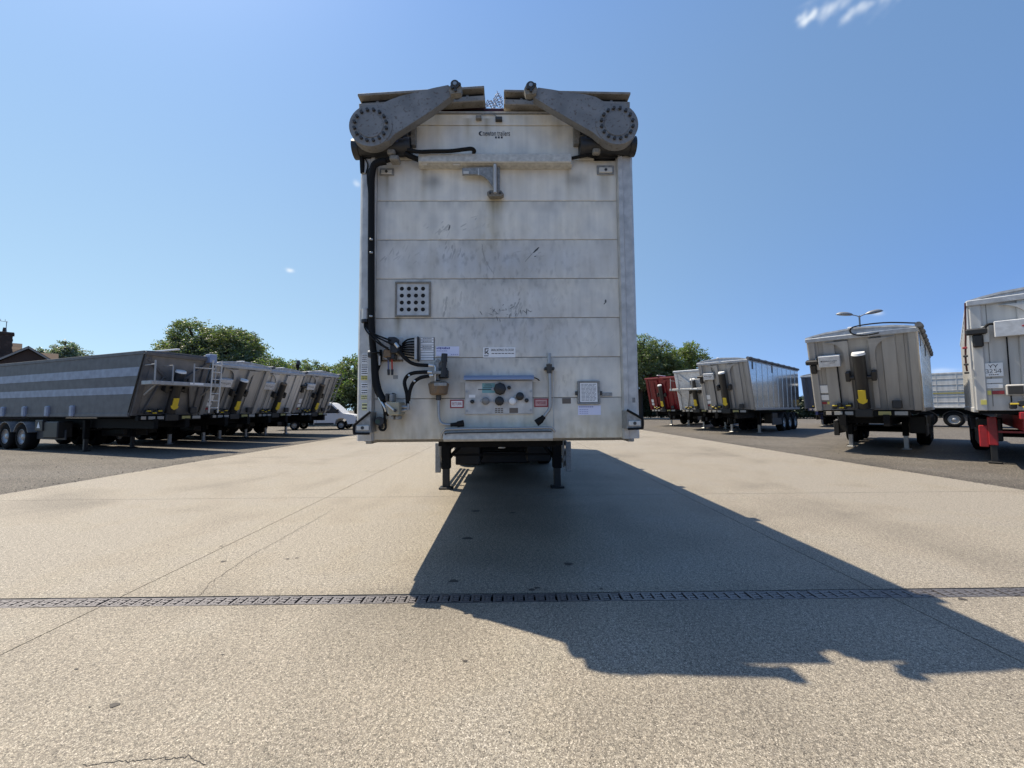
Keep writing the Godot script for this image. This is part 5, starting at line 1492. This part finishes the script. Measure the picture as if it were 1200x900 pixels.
var wheel_meshes := {}
func make_wheel(parent: Node3D, c: Vector3, out: Vector3, r: float, w: float) -> MeshInstance3D:
	var key := [out, r, w]
	if not wheel_meshes.has(key):
		var st := new_st()
		var o := -out * w * 0.5
		lathe(st, [[r * 0.56, 0.03], [r * 0.60, 0.0], [r * 0.86, 0.0], [r * 0.97, 0.04], [r, 0.08], [r, w - 0.08], [r * 0.97, w - 0.04], [r * 0.86, w], [r * 0.60, w], [r * 0.56, w - 0.03]], o, out, 28)
		st.generate_normals()
		var rim := new_st()
		lathe(rim, [[0.001, w * 0.93], [0.10, w * 0.93], [0.12, w * 0.82], [0.12, w * 0.70], [r * 0.40, w * 0.64], [r * 0.50, w * 0.80], [r * 0.58, w * 0.985], [r * 0.56, w * 0.99]], o, out, 24)
		var bs := ring_basis(out)
		for k in 10:
			var p := o + out * w * 0.68 + (bs.x * cos(TAU * k / 10) + bs.y * sin(TAU * k / 10)) * 0.165
			cyl(rim, p, p + out * 0.03, 0.016, -1.0, 6)
		for k in 8:
			var d := bs.x * cos(TAU * k / 8) + bs.y * sin(TAU * k / 8)
			cyl(rim, o + out * w * 0.665 + d * r * 0.41, o + out * (w * 0.70) + d * r * 0.41, 0.028, -1.0, 8)
		rim.generate_normals()
		wheel_meshes[key] = [st.commit(), rim.commit()]
	var mi := MeshInstance3D.new()
	mi.mesh = wheel_meshes[key][0]
	mi.material_override = M["tyre"]
	var k := 0
	var nm := "wheel"
	while parent.has_node(NodePath(nm)):
		k += 1
		nm = "wheel_%03d" % k
	mi.name = nm
	parent.add_child(mi)
	mi.position = c
	var ri := MeshInstance3D.new()
	ri.mesh = wheel_meshes[key][1]
	ri.material_override = M["rim_steel"]
	ri.name = "rim"
	mi.add_child(ri)
	return mi

# ---------------------------------------------------------------- tipping trailers parked along both sides
func tipper(label: String, at: Vector3, deg: float, o: Dictionary) -> Node3D:
	var T := thing("tipper_trailer", label, "trailer", at, deg, o.get("group", ""))
	var H: float = o.get("h", 3.65)
	var Ln: float = o.get("length", 9.8)
	var W: float = o.get("w", 2.5)
	var hw := W * 0.5
	var body: String = o.get("body", "tip_alu")
	var side_m: String = o.get("side", body)
	var rib: String = o.get("rib", body)
	var ch: String = o.get("chassis", "chassis_black")
	var B := 1.35
	var sl: float = o.get("slope", 0.8)
	var k := sl / (H - B)
	var bas := Basis(Vector3.RIGHT, atan(k))
	# a point on the leaning front: u across, v up, d in front of it
	var F := func(u: float, v: float, d: float) -> Vector3: return Vector3(u, v, -(H - v) * k) + bas * Vector3(0, 0, d)
	var st: SurfaceTool
	# body
	for s in [-1, 1]:
		st = new_st()
		prism(st, [Vector2(0, H), Vector2(-sl, B), Vector2(-Ln, B), Vector2(-Ln, H)], s * hw - 0.03, s * hw + 0.03, SIDE)
		put(T, "side_wall", st, side_m)
		if o.get("posts", true):
			for q in 9:
				put_box(T, "side_rib", side_m, Vector3(s * (hw + 0.035), (H + B) * 0.5, -1.2 - q * (Ln - 1.6) / 8.5), Vector3(0.025, H - B - 0.1, 0.035), 0.004)
		put_box(T, "top_rail", rib, Vector3(s * hw, H - 0.02, -Ln * 0.5), Vector3(0.10, 0.12, Ln - 0.05), 0.01)
		put_box(T, "bottom_rail", rib, Vector3(s * (hw + 0.01), B + 0.02, -Ln * 0.5 - sl * 0.5), Vector3(0.09, 0.12, Ln - sl - 0.05), 0.01)
	put_box(T, "bulkhead", body, F.call(0, (H + B) * 0.5, -0.03), Vector3(W - 0.06, (H - B) / cos(atan(k)), 0.05), 0.004, bas)
	put_box(T, "tailgate", body, Vector3(0, (H + B) * 0.5, -Ln - 0.03), Vector3(W, H - B, 0.06), 0.004)
	put_box(T, "body_floor", "chassis_black", Vector3(0, B - 0.04, -Ln * 0.5 - sl * 0.5), Vector3(W - 0.1, 0.08, Ln - sl - 0.1), 0.0)
	var slen := (H - B) / cos(atan(k))
	for s in [-1, 1]:
		put_box(T, "corner_post", rib, F.call(s * (hw - 0.09), (H + B) * 0.5, 0.03), Vector3(0.19, slen, 0.08), 0.02, bas)
	if o.get("front", "ribbed") == "ribbed":
		for u in o.get("ribs", [-0.72, 0.66]):
			put_box(T, "bulkhead_rib", rib, F.call(u, (H + B) * 0.5 - 0.03, 0.028), Vector3(0.30, slen - 0.1, 0.055), 0.014, bas)
		for u in [-1.0, 1.0]:
			put_box(T, "panel_seam", "arm_grey", F.call(u * 0.99, (H + B) * 0.5, 0.001), Vector3(0.012, slen - 0.2, 0.008), 0.0, bas)
		for s in [-1, 1]:
			st = new_st()
			var pl := [Vector2(0.24 * s, 0.1), Vector2(0.36 * s, 0.1), Vector2(0.36 * s, slen - 0.62)]
			for q in 7: pl.append(Vector2((0.36 + 0.44 * (1.0 - cos(PI * 0.5 * (q + 1) / 7.0))) * s, slen - 0.62 + 0.46 * sin(PI * 0.5 * (q + 1) / 7.0)))
			pl.append(Vector2(0.24 * s, slen - 0.16))
			prism(st, pl, 0.0, 0.11, Transform3D(bas, F.call(0, B, 0.0)))
			put(T, "ram_cheek", st, rib)
		put_box(T, "hose_line", "rubber", F.call(o.get("hose_u", -0.56), 2.15 + (H - 3.65) * 0.5, 0.05), Vector3(0.022, 1.5, 0.03), 0.004, bas)
	else:
		for q in [[0.62, 0.75, 0.5], [-0.62, 0.75, -0.5]]:
			put_box(T, "brace", rib, F.call(q[0], H - 0.52, 0.05), Vector3(0.09, 0.95, 0.08), 0.01, bas * Basis(Vector3(0, 0, 1), -q[2] * 1.6))
		for u in [-0.55, 0.6]:
			put_box(T, "bulkhead_rib", rib, F.call(u, B + 0.75, 0.05), Vector3(0.05, 1.4, 0.10), 0.01, bas * Basis(Vector3(0, 0, 1), 0.25 * signf(u)))
	put_box(T, "front_lip", o.get("canvas", "tip_canvas"), F.call(0, H - 0.03, 0.05), Vector3(W + 0.08, 0.13, 0.14), 0.015, bas)
	# tipping ram, clamp, yellow foot and white cap
	var r0: Vector3 = F.call(0, 1.50, 0.24)
	var r1: Vector3 = F.call(0, H - 0.50, 0.27)
	st = new_st()
	cyl(st, r0, r0.lerp(r1, 0.97), 0.155, -1.0, 20)
	var ram := put(T, "tipping_ram", st, "plastic_black")
	st = new_st()
	cyl(st, r0.lerp(r1, 0.97), r1 + (r1 - r0).normalized() * 0.02, 0.17, 0.15, 20)
	put(ram, "ram_cap", st, "cap_white" if o.get("white_cap", true) else "valve_brown")
	st = new_st()
	box(st, F.call(0, 2.42 + (H - 3.65) * 0.5, 0.22), Vector3(0.62, 0.10, 0.16), bas, 0.02)
	for s in [-1, 1]: box(st, F.call(0.30 * s, 2.46 + (H - 3.65) * 0.5, 0.18), Vector3(0.12, 0.30, 0.26), bas, 0.02)
	put(ram, "ram_clamp", st, "plastic_black")
	st = new_st()
	prism(st, [Vector2(0.0, 0.10), Vector2(0.10, 0.16), Vector2(0.12, 0.24), Vector2(0.085, 0.24), Vector2(0.085, 0.54), Vector2(-0.09, 0.54), Vector2(-0.09, 0.26), Vector2(-0.125, 0.26), Vector2(-0.10, 0.16)], 0.0, 0.035, Transform3D(bas, F.call(0.0, 1.58, 0.40)))
	put(ram, "ram_bracket", st, "yellow")
	put_box(ram, "ram_foot", "black_steel", r0 + Vector3(0, -0.16, 0.02), Vector3(0.42, 0.25, 0.30), 0.02)
	# sign box, sheet motor
	if o.has("sign"):
		var p: Vector3 = F.call(o.get("sign_u", -0.72), H - 0.70, 0.16)
		var sb := put_box(T, "sign_box", "white_paint", p, Vector3(o.get("sign_w", 0.54), 0.36, 0.16), 0.012, bas)
		words(sb, "newton trailers", o["sign"], p + bas * Vector3(0.02, 0.02, 0.083), 0.36, 0.05, bas)
		put_box(sb, "sign_mark", o["sign"], p + bas * Vector3(-0.19, 0.02, 0.082), Vector3(0.035, 0.035, 0.004), 0.0, bas * Basis(Vector3(0, 0, 1), 0.78))
		st = new_st()
		for q in 3: box(st, p + bas * Vector3(0.03 + q * 0.045, -0.045, 0.082), Vector3(0.036, 0.014, 0.004), bas)
		put(sb, "sign_dots", st, o["sign"])
		st = new_st()
		box(st, F.call(-hw + 0.08, H - 0.71, 0.14), Vector3(0.34, 0.15, 0.18), bas, 0.03)
		box(st, F.call(-hw + 0.10, H - 0.93, 0.12), Vector3(0.17, 0.30, 0.16), bas, 0.03)
		var mo := put(T, "sheet_motor", st, "plastic_black")
		put_box(mo, "motor_plate", "tip_alu_light", F.call(-hw + 0.22, H - 0.79, 0.10), Vector3(0.12, 0.38, 0.04), 0.01, bas)
		put_tube(mo, "motor_cable", "rubber", [F.call(-hw + 0.18, H - 0.70, 0.18), F.call(-hw + 0.26, H - 0.58, 0.16), F.call(-hw + 0.36, H - 0.58, 0.14), F.call(-hw + 0.43, H - 0.70, 0.14)], 0.028)
	# coupling plate with pale markers
	var zf := -sl + 0.42
	put_box(T, "coupling_beam", ch, Vector3(0, 1.24, zf - 0.1), Vector3(o.get("beam", 2.0), 0.17, 0.18), 0.02)
	var mk := [[-0.92, 0.14, "gutter_white"], [-0.66, 0.20, "alu_dull"], [-0.38, 0.20, "alu_dull"], [0.1, 0.18, "label_teal"], [0.50, 0.28, "label_olive"], [0.88, 0.28, "alu_dull"]]
	for q in mk:
		if absf(q[0]) < o.get("beam", 2.0) * 0.5: put_box(T, "marker_plate", q[2], Vector3(q[0] * 0.93, 1.26, zf), Vector3(q[1], 0.11, 0.025), 0.004)
	st = new_st()
	for q in 4: box(st, Vector3(-0.72 + q * 0.13, 1.46 + 0.05 * (q % 2), zf - 0.12), Vector3(0.11, 0.14, 0.16), Basis.IDENTITY, 0.02)
	var ai := put(T, "air_couplings", st, "plastic_black")
	for q in 3: put_box(ai, "coupling_handle", "yellow", Vector3(-0.70 + q * 0.17, 1.50 - 0.07 * (q % 2), zf - 0.02), Vector3(0.12, 0.035, 0.05), 0.006)
	put_box(T, "socket_box", "plastic_black", Vector3(0.74, 1.52, zf - 0.1), Vector3(0.22, 0.24, 0.16), 0.02)
	# labels on the lower left of the bulkhead
	if o.get("labels", true):
		put_box(T, "sticker", "label_white", F.call(-0.98, 2.05, 0.035), Vector3(0.24, 0.26, 0.006), 0.0, bas)
		put_box(T, "sticker", "label_white", F.call(-0.98, 1.78, 0.035), Vector3(0.24, 0.18, 0.006), 0.0, bas)
		put_box(T, "sticker", "sign_red", F.call(-1.02, 1.60, 0.035), Vector3(0.15, 0.08, 0.006), 0.0, bas)
		put_box(T, "sticker", "label_yellow", F.call(-0.88, 1.60, 0.035), Vector3(0.09, 0.09, 0.006), 0.0, bas)
	# chassis, legs, wheels
	st = new_st()
	for s in [-1, 1]: box(st, Vector3(0.5 * s, 1.05, -Ln * 0.5), Vector3(0.14, 0.34, Ln - 0.6))
	for q in 6: box(st, Vector3(0, 1.05, -0.9 - q * (Ln - 1.6) / 5.0), Vector3(1.0, 0.22, 0.1))
	put(T, "chassis_frame", st, ch)
	var lb: float = o.get("leg_back", 3.2)
	for s in [-1, 1]:
		var lu: float = o.get("leg_u", 0.72)
		var lg := put_box(T, "landing_leg", ch, Vector3(lu * s, 0.82, -lb), Vector3(0.16, 0.72, 0.16), 0.014)
		put_box(lg, "inner_tube", o.get("leg_mat", "steel"), Vector3(lu * s, 0.27, -lb), Vector3(0.12, 0.5, 0.12), 0.01)
		put_box(lg, "foot", o.get("leg_mat", "steel"), Vector3(lu * s, 0.025, -lb), Vector3(0.24, 0.045, 0.24), 0.014)
		put_box(lg, "cross_shaft", ch, Vector3(lu * s * 0.5, 0.80, -lb), Vector3(lu, 0.05, 0.05), 0.0)
		put_box(T, "side_box", "black_steel", Vector3(0.98 * s, 0.82, -lb - 1.3), Vector3(0.44, 0.62, 1.0), 0.03)
		put_box(T, "side_guard", o.get("guard", "dark_grey"), Vector3((hw - 0.06) * s, 0.62, -lb - 1.75), Vector3(0.04, 0.38, 2.1), 0.01)
		var first: float = o.get("axle", Ln - 3.55)
		for q in 3:
			make_wheel(T, Vector3(1.04 * s, 0.52, -first - 1.31 * q), Vector3(s, 0, 0), 0.52, 0.38)
			st = new_st()
			var arc := []
			for e in 9: arc.append(Vector2(cos(PI * (0.1 + 0.8 * e / 8.0)) * 0.60, sin(PI * (0.1 + 0.8 * e / 8.0)) * 0.60))
			for e in 9: arc.append(Vector2(cos(PI * (0.9 - 0.8 * e / 8.0)) * 0.575, sin(PI * (0.9 - 0.8 * e / 8.0)) * 0.575))
			prism(st, arc, 1.04 * s - 0.22, 1.04 * s + 0.22, Transform3D(SIDE.basis, Vector3(0, 0.52, -first - 1.31 * q)))
			put(T, "mudguard", st, o.get("guard_mat", "dark_grey"))
	for q in 3:
		var first: float = o.get("axle", Ln - 3.55)
		put_cyl(T, "axle", "chassis_black", Vector3(-0.9, 0.52, -first - 1.31 * q), Vector3(0.9, 0.52, -first - 1.31 * q), 0.08)
	if o.has("guard_end"):
		put_box(T, "guard_end", o["guard_end"], Vector3(-1.12, 0.68, -lb - 0.05), Vector3(0.17, 0.56, 0.05), 0.02)
	# load sheet: a shallow arch on top, its roller along the right side and straps
	if o.get("sheet", true):
		st = new_st()
		var top := []
		var bot := []
		for e in 11:
			var u := -hw - 0.03 + (W + 0.06) * e / 10.0
			var y: float = H + 0.03 + o.get("arch", 0.17) * pow(maxf(0.0, cos(PI * 0.5 * (u / (hw + 0.03)))), 0.8) * (0.85 + 0.15 * absf(sin(e * 2.2)))
			top.append(Vector2(u, y))
			bot.push_front(Vector2(u, y - 0.05))
		prism(st, top + bot, -Ln, 0.10)
		put(T, "load_sheet", st, o.get("canvas", "tip_canvas"))
		st = new_st()
		var fill := []
		for p in top: fill.append(p - Vector2(0, 0.03))
		fill.append(Vector2(hw, H - 0.06))
		fill.append(Vector2(-hw, H - 0.06))
		prism(st, fill, 0.0, 0.07)
		put(T, "sheet_end", st, o.get("canvas", "tip_canvas"))
		put_box(T, "sheet_seam", "label_white", Vector3(-0.15, H + 0.19, -0.5), Vector3(0.10, 0.05, 1.3), 0.01)
		st = new_st()
		tube(st, [Vector3(hw + 0.06, H + 0.06, 0.18), Vector3(hw + 0.06, H + 0.06, -Ln)], 0.075, 10, false)
		for q in 8:
			cyl(st, Vector3(hw + 0.06, H + 0.06, -0.2 - q * Ln / 8.2), Vector3(hw + 0.06, H + 0.06, -0.42 - q * Ln / 8.2), 0.095, -1.0, 10)
		var ro := put(T, "sheet_roller", st, "tip_canvas_dark")
		if o.get("crank", false):
			put_tube(ro, "roller_hose", "rubber", [Vector3(hw + 0.02, H + 0.10, 0.16), Vector3(0.6, H + 0.22, 0.16), Vector3(-0.05, H + 0.20, 0.18), Vector3(-0.12, H + 0.02, 0.18), Vector3(0.15, H - 0.09, 0.18), Vector3(0.5, H - 0.06, 0.18)], 0.02)
		for q in 2:
			put_box(T, "sheet_strap", "tip_canvas_dark", Vector3(hw + 0.05, H - 0.22, -0.6 - q * 3.4), Vector3(0.02, 0.5, 0.06), 0.0)
	# front platform with rails and ladder
	if o.get("platform", false):
		var v0 := 2.52 + (H - 3.65) * 0.5
		var zo := 0.55
		put_box(T, "platform_deck", "tip_alu", Vector3(-0.05, v0, zo - 0.28), Vector3(W + 0.08, 0.13, 0.56), 0.01)
		put_box(T, "deck_plate", "label_white", Vector3(0.25, v0 + 0.02, zo + 0.005), Vector3(0.45, 0.07, 0.02), 0.0)
		st = new_st()
		for u in [-hw, -hw + 0.52, 0.15, hw - 0.15]: tube(st, [Vector3(u, v0, zo), Vector3(u, v0 + (0.75 if u < -0.9 or u > 0.0 else 0.62), zo)], 0.025, 6, false)
		for u in [-hw, -hw + 0.52]: tube(st, [Vector3(u, v0 + 0.62, zo), Vector3(u, v0 + 0.6, 0.0)], 0.02, 6, false)
		tube(st, [Vector3(0.15, v0 + 0.60, zo), Vector3(hw - 0.15, v0 + 0.62, zo)], 0.022, 6, false)
		put(T, "platform_rail", st, "tip_alu")
		st = new_st()
		for s in [hw - 0.27, hw + 0.05]: tube(st, [Vector3(s, 1.42, zo - 0.1), Vector3(s, v0 + 0.95, zo + 0.05)], 0.028, 6, false)
		for q in 7: tube(st, [Vector3(hw - 0.27, 1.6 + q * 0.27, zo - 0.08 + q * 0.02), Vector3(hw + 0.05, 1.6 + q * 0.27, zo - 0.08 + q * 0.02)], 0.02, 6, false)
		put(T, "ladder", st, "tip_alu_light")
		for s in [-1, 1]: put_tube(T, "platform_bracket", "tip_alu", [Vector3(s * 0.9, v0, zo - 0.1), Vector3(s * 0.9, v0 - 0.4, 0.1 - (H - v0) * k)], 0.03, 6)
		put_box(T, "corner_box", "hood_blue", Vector3(hw - 0.05, H - 0.02, 0.12), Vector3(0.26, 0.34, 0.3), 0.02)
	elif o.get("ladder", false):
		st = new_st()
		for s in [0.0, 0.36]: tube(st, [Vector3(hw - 0.3 + s, 1.5, 0.25 - sl), Vector3(hw - 0.3 + s, H - 0.1, 0.3)], 0.03, 6, false)
		for q in 8:
			var t := q / 7.5
			tube(st, [Vector3(hw - 0.3, lerpf(1.5, H - 0.1, t), lerpf(0.25 - sl, 0.3, t)), Vector3(hw + 0.06, lerpf(1.5, H - 0.1, t), lerpf(0.25 - sl, 0.3, t))], 0.022, 6, false)
		put(T, "ladder", st, "galvanised")
	return T

func make_tippers() -> void:
	var rt := "trailers parked on the right"
	var lf := "trailers parked on the left"
	# left side, nearest first
	var t := tipper("grey tipper trailer with two pale blue side stripes and front platform, nearest on the left", Vector3(-11.98, 0, -14.62), 69.0, {"h": 3.52, "w": 2.08, "length": 12.4, "slope": 0.75, "body": "tip_front", "side": "tip_grey", "rib": "tip_grey", "posts": false, "front": "braced", "platform": true, "labels": false, "leg_back": 4.1, "axle": 7.45, "group": lf, "canvas": "tip_grey", "arch": 0.04, "guard": "dark_grey", "guard_mat": "arm_grey", "leg_mat": "black_steel"})
	for q in [[2.86, 0.30], [2.22, 0.26]]:
		for s in [-1, 1]:
			var st := new_st()
			var z0: float = -(3.52 - q[0]) * 0.75 / 2.17 - 0.03
			prism(st, [Vector2(z0, q[0] + q[1] * 0.5), Vector2(z0 - q[1] * 0.34, q[0] - q[1] * 0.5), Vector2(-12.36, q[0] - q[1] * 0.5), Vector2(-12.36, q[0] + q[1] * 0.5)], s * 1.07, s * 1.076, SIDE)
			put(t, "side_stripe", st, "tip_stripe")
	for s in [-1, 1]:
		for q in 5:
			put_box(t, "body_bracket", "tip_stripe", Vector3(1.09 * s, 1.52, -4.2 - q * 1.75), Vector3(0.14, 0.42, 0.24), 0.04)
		put_box(t, "equipment_box", "black_steel", Vector3(1.14 * s, 0.98, -6.15), Vector3(0.2, 0.42, 0.55), 0.02)
		var st := new_st()
		prism(st, [Vector2(-6.27, 0.88), Vector2(-6.03, 0.88), Vector2(-6.15, 1.12)], 1.242 * s, 1.247 * s, SIDE)
		put(t, "white_triangle", st, "label_white")
		put_cyl(t, "tension_rod", "black_steel", Vector3(1.11 * s, 3.45, 0.05), Vector3(1.11 * s, 1.45, -0.7), 0.02)
	tipper("ribbed aluminium tipper trailer with white sign box, beside the striped trailer's ladder", Vector3(-11.70, 0, -17.75), 70.0, {"h": 3.45, "sign": "ink", "slope": 0.95, "group": lf, "leg_back": 3.6})
	tipper("pale ribbed tipper trailer third along the left row, brown topped ram", Vector3(-11.75, 0, -20.95), 70.0, {"h": 3.5, "body": "tip_alu_light", "ribs": [-0.92, -0.45, 0.55, 0.95], "sign": "ink", "slope": 0.95, "white_cap": false, "group": lf, "leg_back": 3.6})
	tipper("dark ribbed tipper trailer with ladder at the far end of the left row", Vector3(-11.15, 0, -23.95), 70.0, {"h": 3.62, "ribs": [-0.6, 0.85], "sign": "ink", "slope": 0.95, "white_cap": false, "ladder": true, "group": lf, "leg_back": 3.6})
	# right side, nearest first
	var n := tipper("silver tipper trailer on a red chassis cut off by the right edge", Vector3(11.80, 0, -8.42), -48.0, {"h": 3.92, "ribs": [-0.40, 0.7], "hose_u": -0.72, "sign_u": -0.30, "beam": 1.3, "body": "tip_alu_light", "sign": "text_red", "sign_w": 1.2, "chassis": "chassis_red", "leg_mat": "black_steel", "leg_back": 1.6, "leg_u": 0.97, "labels": false, "group": rt, "guard_end": "chassis_red", "slope": 0.22})
	var H := 3.92
	var k := 0.22 / (H - 1.35)
	var bas := Basis(Vector3.RIGHT, atan(k))
	var plate_at := func(u: float, v: float, d: float) -> Vector3: return Vector3(u, v, -(H - v) * k) + bas * Vector3(0, 0, d)
	var yp := put_box(n, "number_label", "label_white", plate_at.call(-0.95, 2.30, 0.05), Vector3(0.29, 0.31, 0.006), 0.0, bas)
	words(yp, "YY", "ink", plate_at.call(-0.95, 2.385, 0.055), 0.15, 0.075, bas)
	words(yp, "3254", "ink", plate_at.call(-0.95, 2.27, 0.055), 0.24, 0.09, bas)
	var st2 := new_st()
	for q in 5: box(st2, plate_at.call(-1.01 + q * 0.03, 2.185, 0.055), Vector3(0.022, 0.018, 0.003), bas)
	put(yp, "small_print", st2, "ink")
	for q in [[2.04, 0.25, 0.10, "label_white"], [1.92, 0.25, 0.10, "label_white"], [1.77, 0.09, 0.10, "label_yellow"], [1.77, 0.18, 0.08, "sign_red"]]:
		put_box(n, "sticker", q[3], plate_at.call(-0.95 + (0.05 if q[3] == "sign_red" else (-0.10 if q[3] == "label_yellow" else 0.0)), q[0], 0.035), Vector3(q[1], q[2], 0.006), 0.0, bas)
	put_box(n, "lamp_bracket", "alu", plate_at.call(-0.66, 1.83, 0.2), Vector3(0.28, 0.25, 0.05), 0.04, bas)
	put_box(n, "lamp_glass", "bolt_dark", plate_at.call(-0.66, 1.83, 0.226), Vector3(0.22, 0.19, 0.02), 0.02, bas)
	put_box(n, "corner_reflector", "label_yellow", plate_at.call(-1.13, 1.55, 0.075), Vector3(0.09, 0.11, 0.01), 0.0, bas)
	put_tube(n, "sheet_cord", "maroon", [Vector3(-1.30, 3.92, 0.0), Vector3(-1.33, 3.2, -0.05), Vector3(-1.36, 2.6, -0.1), Vector3(-1.35, 2.3, -0.2)], 0.02, 6)
	for q in 4: put_box(n, "cord_toggle", "sign_red" if q == 0 else "bolt_dark", Vector3(-1.36, 2.85 - q * 0.2, -0.06), Vector3(0.08, 0.05, 0.05), 0.01)
	tipper("grey ribbed tipper trailer in front of the street lamp, white ram cap", Vector3(10.55, 0, -11.95), -48.0, {"h": 3.66, "sign": "ink", "crank": true, "side": "tip_polish", "group": rt, "guard_end": "black_steel"})
	tipper("silver tipper trailer with long polished side, right of the white trailer", Vector3(11.40, 0, -21.3), -48.0, {"h": 3.92, "sign": "ink", "side": "tip_polish", "group": rt})
	tipper("white tipper trailer with front platform between the red and silver trailers", Vector3(11.95, 0, -25.9), -48.0, {"h": 3.9, "body": "white_paint", "front": "braced", "platform": true, "posts": false, "labels": false, "sheet": false, "group": rt})
	tipper("dark red tipper trailer farthest along the right side", Vector3(11.95, 0, -31.6), -48.0, {"h": 3.85, "body": "tip_red", "posts": false, "front": "ribbed", "group": rt, "canvas": "tip_red", "arch": 0.05})
	tipper("blue grey tipper trailer on a blue chassis glimpsed behind the silver ones", Vector3(22.3, 0, -28.3), -48.0, {"h": 3.7, "body": "tip_blue_grey", "chassis": "chassis_blue", "side": "tip_alu_light", "labels": false})
	var f := tipper("silver sided tipper trailer glimpsed side on between the two nearest right ones", Vector3(35.3, 0, -23.3), 42.0, {"h": 3.7, "body": "tip_alu_light", "side": "tip_alu_light", "labels": false, "sheet": false})
	for s in [-1, 1]:
		for q in 5:
			put_box(f, "side_plank_line", "tip_alu", Vector3(1.285 * s, 1.7 + q * 0.4, -5.0), Vector3(0.03, 0.05, 9.0), 0.01)
		put_box(f, "yellow_strip", "label_olive", Vector3(1.30 * s, 2.32, -5.0), Vector3(0.012, 0.10, 8.8), 0.0)
		for q in 2: put_box(f, "cross_lever", "bolt_dark", Vector3(1.31 * s, 1.95, -8.4), Vector3(0.03, 0.05, 0.9), 0.01, Basis(Vector3.RIGHT, 0.6 if q else -0.6))

func make_van() -> void:
	var V := thing("white_van", "white dropside van parked beyond the end of the left row", "van", Vector3(-11.9, 0, -31.9), 96.0)
	var st := new_st()
	# side outline of the cab: z forward, y up
	prism(st, [Vector2(0.0, 0.45), Vector2(0.0, 0.95), Vector2(-0.12, 1.10), Vector2(-0.95, 1.24), Vector2(-1.75, 1.98), Vector2(-2.0, 2.08), Vector2(-2.95, 2.08), Vector2(-3.05, 2.0), Vector2(-3.05, 0.42), Vector2(-1.55, 0.42), Vector2(-1.45, 0.75), Vector2(-1.2, 0.88), Vector2(-0.9, 0.88), Vector2(-0.68, 0.75), Vector2(-0.58, 0.42)], -0.95, 0.95, SIDE)
	var cab := put(V, "cab", st, "van_white")
	for s in [-1, 1]:
		st = new_st()
		prism(st, [Vector2(-1.15, 1.27), Vector2(-1.78, 1.88), Vector2(-2.65, 1.90), Vector2(-2.70, 1.25)], 0.952 * s, 0.958 * s, SIDE)
		put(cab, "side_window", st, "dark_glass")
		put_box(cab, "door_handle", "bolt_dark", Vector3(0.962 * s, 1.08, -2.5), Vector3(0.02, 0.04, 0.2), 0.006)
		put_box(cab, "door_gap", "arm_grey", Vector3(0.953 * s, 0.85, -2.85), Vector3(0.006, 0.85, 0.015), 0.0)
		put_box(cab, "mirror", "plastic_black", Vector3(1.08 * s, 1.42, -1.3), Vector3(0.2, 0.32, 0.12), 0.03)
		put_box(cab, "headlight", "lamp_clear", Vector3(0.78 * s, 0.93, -0.10), Vector3(0.32, 0.24, 0.26), 0.06)
		put_box(cab, "sill_trim", "plastic_black", Vector3(0.956 * s, 0.46, -2.3), Vector3(0.02, 0.12, 1.4), 0.006)
		for z in [-1.06, -4.45]: make_wheel(V, Vector3(0.84 * s, 0.34, z), Vector3(s, 0, 0), 0.34, 0.22)
	st = new_st()
	quad(st, Vector3(-0.78, 1.27, -1.04), Vector3(0.78, 1.27, -1.04), Vector3(0.70, 1.93, -1.745), Vector3(-0.70, 1.93, -1.745), Vector3(0, 0.7, 0.7))
	put(cab, "windscreen", st, "dark_glass").position = Vector3(0, 0.012, 0.012)
	put_box(cab, "bumper", "plastic_black", Vector3(0, 0.55, 0.02), Vector3(1.86, 0.32, 0.14), 0.05)
	put_box(cab, "grille", "plastic_black", Vector3(0, 0.86, 0.0), Vector3(0.95, 0.16, 0.05), 0.02)
	put_box(V, "load_bed", "valve_tan", Vector3(0, 0.82, -4.55), Vector3(2.0, 0.14, 2.9), 0.01)
	for s in [-1, 1]: put_box(V, "drop_side", "van_white", Vector3(1.0 * s, 1.08, -4.55), Vector3(0.05, 0.38, 2.9), 0.01)
	put_box(V, "headboard", "van_white", Vector3(0, 1.3, -3.14), Vector3(1.9, 0.85, 0.06), 0.01)
	put_box(V, "tail_board", "van_white", Vector3(0, 1.08, -6.0), Vector3(1.95, 0.38, 0.05), 0.01)
	put_box(V, "frame", "chassis_black", Vector3(0, 0.6, -4.4), Vector3(0.9, 0.2, 3.2), 0.01)

func _ready() -> void:
	make_camera_and_light()
	make_materials()
	make_ground()
	make_drain()
	make_grit()
	make_vegetation()
	make_house()
	make_tall_trailer()
	make_tippers()
	make_lamp_and_mast()
	make_van()
